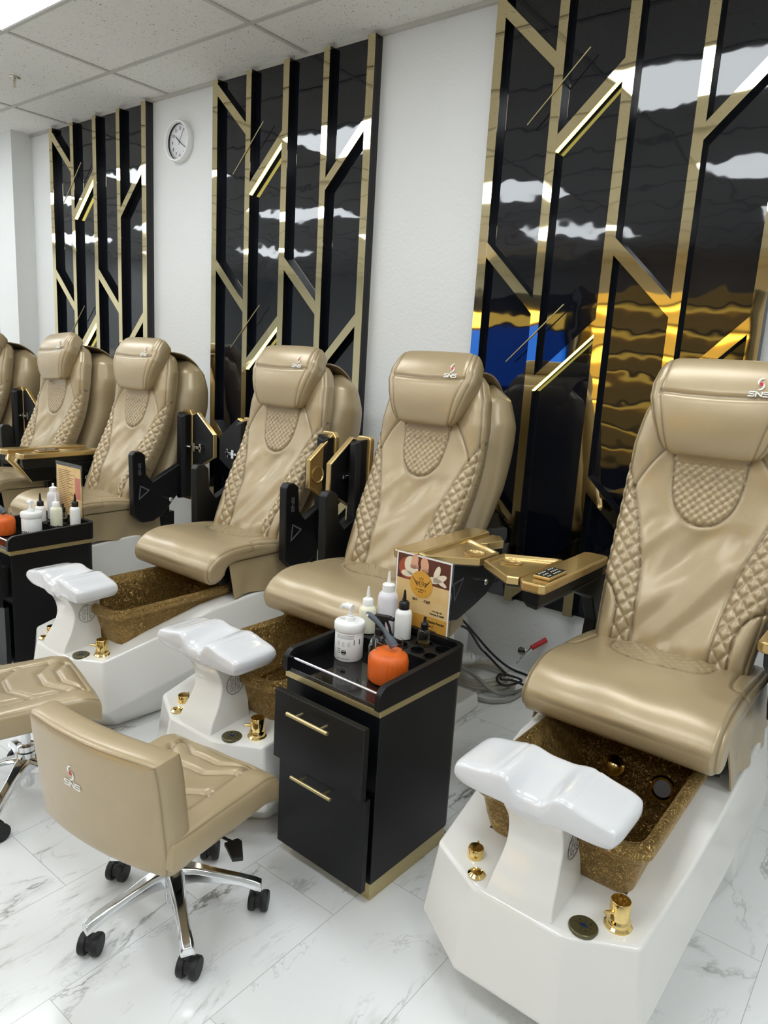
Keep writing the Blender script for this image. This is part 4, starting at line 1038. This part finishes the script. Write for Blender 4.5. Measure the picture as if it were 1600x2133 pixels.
mb.map(lambda x, y, z: (x - .004, -.0021 - z, y + .158)).build('emblem_print', M['ink'], em, 0)
mb = MB()
for txt, x, z, s_ in (('561-      -7207', .000, .105, .0115), ('7am-7pm', -.060, .092, .007), ('6pm', -.055, .083, .007), ('111 US-1 N', .060, .083, .0075), ('Tequesta, FL 33469', .060, .074, .0065), ('Dipping Powder', .058, .048, .0095), ('Set 3', .040, .034, .009), ('Polish', .052, .020, .009), ('Manicure', -.06, .048, .009), ('Gel', -.07, .034, .009)):
    t = text_mb(txt, s_, bold=.0002); mb.add([(a + x, -.0022 - c2, b_ + z) for a, b_, c2 in t.v], t.f)
mb.build('sign_text', M['ink'], sg, 0)

# things on the left trolley
pump_jar((-3.125, 1.505, TZ), 'white pump jar marked AGEN on the left trolley', True)
scrub_jar((-3.232, 1.425, TZ), 'glass jar of orange scrub on the left trolley at the left edge')
spoon((-3.315, 1.40, .735), (-3.225, 1.435, .662), 'grey silicone spatula in the orange jar at the left edge')
bottle('squeeze_bottle', (-3.112, 1.612, .5685), .026, .125, 'creambody', 'whitebody', 'cream', label='squeeze bottle of pale yellow liquid beside the left pump jar')
bottle('squeeze_bottle', (-3.068, 1.678, .5685), .0235, .125, 'whitebody', 'black', 'lotion', label='rightmost bottle on the left trolley, white lotion with black cone tip', fill=.85)
bottle('squeeze_bottle', (-3.236, 1.665, .5685), .0275, .172, 'frost', 'white', 'frost', style='drop', label='tall frosted bottle with white push cap on the left trolley', fill=.6)
bottle('squeeze_bottle', (-3.232, 1.600, .5685), .024, .110, 'whitebody', 'black', 'lotion', label='bottle with black cone tip left of the tall bottle on the left trolley', fill=.75)
bottle('dropper_bottle', (-3.165, 1.672, .5685), .0185, .085, 'glass', 'black', 'olive', 'drop', 'small brown dropper bottle behind the squeeze bottle on the left trolley', fill=.6)
s2 = empty('menu_sign', (-3.175, 1.712, .612), math.radians(2), 'acrylic sign seen edge on with gold printed price list on the left trolley', 'sign')
mb = MB(); mb.box(-.108, .108, -.001, .001, 0, .262); mb.build('acrylic_sleeve', M['glass'], s2, 0)
plain(s2, 'paper', m, -.10, .10, .004, .245, -.0022)
mb = MB()
for k in range(24):
    zz = .225 - k * .0085; ribbon(mb, [(-.085, zz), (-.085 + random.uniform(.08, .16), zz)], .0022, .0003)
mb.map(lambda x, y, z: (x, -.0024 - z, y)).build('sign_text', mat('brown_print', (96, 58, 30), .6), s2, 0)
mb = MB(); mb.box(.052, .095, -.0030, -.0026, .10, .20); mb.build('sign_picture', mat('photo_pink', (206, 130, 110), .5), s2, 0)

# ---------------- stools ----------------
def cushion(hx, hy, hz, nu, nv, disp, p=7, q=7, gam=.3):
    us, vv = warp(nu, 1.5), warp(nv, 1.5); U, Vv = np.meshgrid(us, vv)
    e = 1 - np.maximum(np.abs(U) ** p, np.abs(Vv) ** q); e = np.clip(e, 0, 1) ** gam
    rc = 1 - .045 * (np.abs(U) ** 5) * (np.abs(Vv) ** 5)
    X = hx * U * rc; Y = hy * Vv * rc
    d, s = disp(X, Y)
    ed = np.minimum(hx * (1 - np.abs(U)), hy * (1 - np.abs(Vv))); sg_ = np.exp(-((ed - .009) / .0018) ** 2); gr_ = -.0006 * np.exp(-((ed - .009) / .003) ** 2); s = np.maximum(s, sg_ * .7)
    top = np.stack([X, Y, hz * e + d * e + gr_], -1).reshape(-1, 3); bot = np.stack([X, Y, -hz * e - gr_], -1).reshape(-1, 3)
    n = nu * nv; V = np.vstack([top, bot]); F = []
    for j in range(nv - 1):
        for i in range(nu - 1):
            a = j * nu + i; F.append((a, a + 1, a + nu + 1, a + nu)); F.append((n + a, n + a + nu, n + a + nu + 1, n + a + 1))
    bd = [i for i in range(nu)] + [j * nu + nu - 1 for j in range(1, nv)] + [(nv - 1) * nu + i for i in range(nu - 2, -1, -1)] + [j * nu for j in range(nv - 2, 0, -1)]
    for a, c2 in zip(bd, bd[1:] + bd[:1]): F.append((a, n + a, n + c2, c2))
    return V, F, np.concatenate([s.reshape(-1), (sg_ * .7).reshape(-1)])
def stool_seat_disp(X, Y):
    d = np.zeros_like(X); s = np.zeros_like(X)
    for pts in ([(-.115, -.18), (-.115, .155), (.115, .155), (.115, -.18)], [(-.115, .10), (-.045, .045), (.045, .045), (.115, .10)], [(-.115, .0), (-.045, -.055), (.045, -.055), (.115, .0)], [(-.115, .145), (-.045, .10), (.045, .10), (.115, .145)]):
        g, gs = groove(X, Y, pts, .007, .009); d += g; s = np.maximum(s, gs * .6)
    d += .004 * np.cos(X * 9) * np.cos(Y * 8) + .0012 * np.sin(X * 50 + Y * 20)
    return d, s
def stool_back_disp(X, Y): return .003 * np.cos(X * 8), np.zeros_like(X)
def make_stool():
    st = empty('stool', (0, 0, 0))
    V, F, S = cushion(.190, .188, .042, 121, 121, stool_seat_disp, 16, 16, .30)
    V[:, 0] += .006; V[:, 2] += .352 - .10 * (np.abs(V[:, 0]) / .185) ** 2 * 0 + .012 * np.clip((V[:, 1] + .0) / .18, -1, 1) * 0
    V[:, 2] -= .022 * np.clip((V[:, 1] - .11) / .07, 0, 1) ** 2
    fixn(gridmesh('seat', V, F, M['leather'], st, S))
    V, F, S = cushion(.216, .148, .043, 101, 81, stool_back_disp, 18, 16, .32)
    # stand upright, curved in plan; local: X across, Y up, Z thickness (towards sitter)
    P = V.copy(); x, y, z = V[:, 0], V[:, 1], V[:, 2]
    tilt = .10 * y / .135
    P[:, 0] = x - .034; P[:, 1] = -.165 + z + .55 * x * x - .034 * (y + .145) / .29; P[:, 2] = .441 + y
    bk = fixn(gridmesh('backrest', P, F, M['leather'], st, S))
    add_logo((-.070, -.2300, .483), (1, -.04, 0), (0, -.117, .993), .056, bk)
    # mechanism, column
    mb = MB(); mb.box(-.07, .07, -.09, .09, .282, .302); mb.box(-.035, .035, -.06, .06, .255, .285); mb.build('seat_plate', M['black'], st, 30, bevel=.004)
    mb = MB(); mb.tube([(.03, .02, .27), (.12, .03, .262), (.165, .035, .258)], .004, 8); mb.prism([(.150, .020), (.160, .015), (.205, -.012), (.222, .006), (.180, .050), (.165, .052)], 'z', .250, .260); mb.build('height_lever', M['black'], st, 40, bevel=.003)
    mb = MB(); mb.lathe([(.0, .048), (.019, .048), (.020, .05), (.020, .095), (.030, .10), (.030, .165), (.026, .168), (.026, .185), (.014, .187), (.014, .26)], n=28, cap=False); mb.build('gas_column', M['chrome'], st, 40)
    for k in range(5):
        a = math.radians(-35.5 + 72 * k); ca, sa = math.cos(a), math.sin(a)
        rg = []
        for r0, zt, hw, th in ((.015, .150, .026, .045), (.06, .143, .020, .036), (.11, .128, .016, .028), (.17, .112, .015, .022), (.205, .100, .017, .024), (.222, .092, .016, .022)):
            zb = zt - th; rg.append([(r0 * ca - w * sa, r0 * sa + w * ca, z) for w, z in ((-hw, zb), (-hw, zt - .010), (-hw * .62, zt), (hw * .62, zt), (hw, zt - .010), (hw, zb))])
        mb = MB(); mb.loft(rg); lg = mb.build('leg', M['chrome'], st, 50, bevel=.003)
        cx, cy = .213 * ca, .213 * sa
        b2 = .35 + (k % 3) * .12; ux, uy = math.cos(b2), math.sin(b2)
        mb = MB(); mb.tube([(cx, cy, .060), (cx, cy, .085)], .008, 12)
        # twin wheels
        ox, oy = cx - uy * .012, cy + ux * .012
        for s_ in (-1, 1):
            prof = [(0, .006), (.020, .006), (.025, .008), (.0265, .011), (.0265, .021), (.024, .0245), (.010, .0255), (0, .0255)]
            w = MB(); w.lathe(prof, n=28, axis='x', cap=False); w.map(lambda x, y, z: (ox + ux * x * s_ - uy * y, oy + uy * x * s_ + ux * y, .0265 + z)); mb.add(w.v, w.f)
        mb.tube([(ox - ux * .007, oy - uy * .007, .030), (ox + ux * .007, oy + uy * .007, .030)], .020, 16)
        mb.build('caster', M['rubber'], lg, 40)
    return st
st1 = make_stool(); st1.location = (-1.345, .966, 0); st1.rotation_euler.z = math.radians(8)
tag(st1, 'champagne technician stool with logo on its low back, left of the near trolley', 'stool', 'technician stools')
st2 = copy_tree(st1); st2.location = (-2.09, .96, 0); st2.rotation_euler.z = math.radians(-15)
tag(st2, 'champagne technician stool cut off by the left edge of the photo', 'stool', 'technician stools')

# ---------------- plumbing and cables on the floor by the wall ----------------
def smooth3(pts, n=60):
    P = [Vector(p) for p in pts]; P = [2 * P[0] - P[1]] + P + [2 * P[-1] - P[-2]]; out = []
    m_ = max(2, n // (len(P) - 3))
    for i in range(1, len(P) - 2):
        for k in range(m_):
            t = k / m_; a, b_, c2, d = P[i - 1:i + 3]
            out.append(.5 * ((2 * b_) + (c2 - a) * t + (2 * a - 5 * b_ + 4 * c2 - d) * t * t + (3 * b_ - a - 3 * c2 + d) * t ** 3))
    out.append(P[-2]); return out
mb = MB(); mb.tube(smooth3([(-1.315, 2.27, .53), (-1.40, 2.35, .45), (-1.46, 2.52, .35), (-1.53, 2.76, .2), (-1.54, 2.89, .1), (-1.50, 2.95, .035), (-1.44, 2.96, .012), (-1.36, 2.96, .008), (-1.15, 2.93, .008)]), .0055, 8)
tag(mb.build('power_cable', M['rubber'], None, 60), 'upper of two black cables hanging down behind the near trolley to the wall', 'cable', 'black power cables')
mb = MB(); mb.tube(smooth3([(-1.325, 2.245, .52), (-1.39, 2.28, .45), (-1.43, 2.42, .38), (-1.48, 2.58, .3), (-1.53, 2.78, .15), (-1.54, 2.865, .09), (-1.43, 2.80, .075), (-1.380, 2.775, .065), (-1.405, 2.757, .065), (-1.387, 2.70, .065), (-1.340, 2.665, .065), (-1.312, 2.715, .062), (-1.300, 2.765, .07), (-1.375, 2.745, .078), (-1.362, 2.69, .078), (-1.31, 2.72, .076), (-1.24, 2.79, .03), (-1.18, 2.84, .008)], 120), .0055, 8)
tag(mb.build('power_cable', M['rubber'], None, 60), 'lower black cable ending in a tied loop on the floor behind the near trolley', 'cable', 'black power cables')
mb = MB(); pts = []
for k in range(74):
    a = 2 * PI * k / 24; pts.append((-1.50 + (.155 - .0009 * k) * math.cos(a), 2.765 + .125 * math.sin(a), .011 + .0005 * k))
mb.tube(pts, .010, 10); tag(mb.build('drain_hose', M['hose'], None, 60), 'coil of clear drain hose on the floor by the wall behind the near trolley', 'hose')
mb = MB(); mb.tube(smooth3([(-1.56, 2.62, .10), (-1.515, 2.640, .09), (-1.45, 2.640, .07), (-1.365, 2.648, .03), (-1.318, 2.74, .0115), (-1.29, 2.86, .0115)]), .0095, 10)
tag(mb.build('braided_hose', M['hosegrey'], None, 60), 'upper grey braided supply hose on the floor behind the near trolley', 'hose', 'braided hoses')
mb = MB(); mb.tube(smooth3([(-1.46, 2.585, .012), (-1.409, 2.575, .010), (-1.352, 2.590, .010), (-1.300, 2.66, .010), (-1.29, 2.78, .010), (-1.25, 2.86, .010)]), .009, 10)
tag(mb.build('braided_hose', M['hosegrey'], None, 60), 'lower grey braided hose on the floor beside the middle tub', 'hose', 'braided hoses')
dp = empty('drain_fitting', (-1.60, 2.64, .085), math.radians(49), 'white plastic drain fitting with brass nut behind the near trolley', 'pipe fitting')
mb = MB(); mb.lathe([(.0, 0), (.032, 0), (.032, .012), (.026, .02), (.024, .11), (0, .11)], (.0, 0, .03), n=24, axis='x', cap=False); mb.build('pipe', M['white'], dp, 40)
mb = MB(); mb.lathe([(.0, -.02), (.027, -.02), (.027, .004), (0, .004)], (.0, 0, .03), n=8, axis='x', cap=False); mb.build('brass_nut', M['goldchrome'], dp, 30)
mb = MB(); mb.tube([(.095, -.022, .035), (.095, -.015, .062), (.095, .015, .062)], .0035, 8); mb.build('hose_clamp', M['steel'], dp, 40)
vp = empty('water_valve', (-1.325, 3.0, .175), 0, 'water shutoff valve with red sleeve sticking out of the wall', 'valve')
mb = MB(); mb.tube([(.01, .02, .01), (-.035, -.035, -.03)], .012, 12); mb.build('red_sleeve', M['red'], vp, 40)
mb = MB(); mb.tube([(-.035, -.035, -.03), (-.085, -.07, -.11)], .008, 12); mb.lathe([(.0, -.004), (.020, -.004), (.020, .004), (0, .004)], (-.068, -.065, -.045), n=20, axis='y', cap=False); mb.build('valve_body', M['chrome'], vp, 40)
bx = empty('pump_housing', (-1.775, 2.93, 0), 0, 'white rounded plastic housing by the wall beside the menu sign', 'housing')
mb = MB(); mb.lathe([(.0, 0), (.078, 0), (.078, .16), (.065, .20), (.03, .215), (.0, .218)], n=32, cap=False); mb.build('housing_shell', M['white'], bx, 40)
# outlets on the wall behind
def outlet(x, z, label):
    o = empty('wall_outlet', (x, WALL, z), 0, label, 'outlet', 'white wall outlets')
    mb = MB(); mb.box(-.036, .036, -.006, 0, -.058, .058); mb.build('cover_plate', M['white'], o, 30, bevel=.003)
    mb = MB(); mb.box(-.018, .018, -.040, -.006, .006, .038); mb.build('plug', M['rubber'], o, 30, bevel=.004)
    mb = MB(); mb.box(-.016, .016, -.009, -.006, -.038, -.008); mb.build('socket', M['white'], o, 30, bevel=.001)
    mb = MB(); mb.tube(smooth3([(0, -.04, .022), (.02, -.07, .0), (.03, -.06, -.08), (.02, -.03, -.25)]), .004, 8); mb.build('plug_cable', M['rubber'], o, 60)
outlet(-2.68, .40, 'white outlet with a black plug seen between the middle chairs')
outlet(-3.88, .42, 'white outlet with a black plug seen left of the middle wall panel')
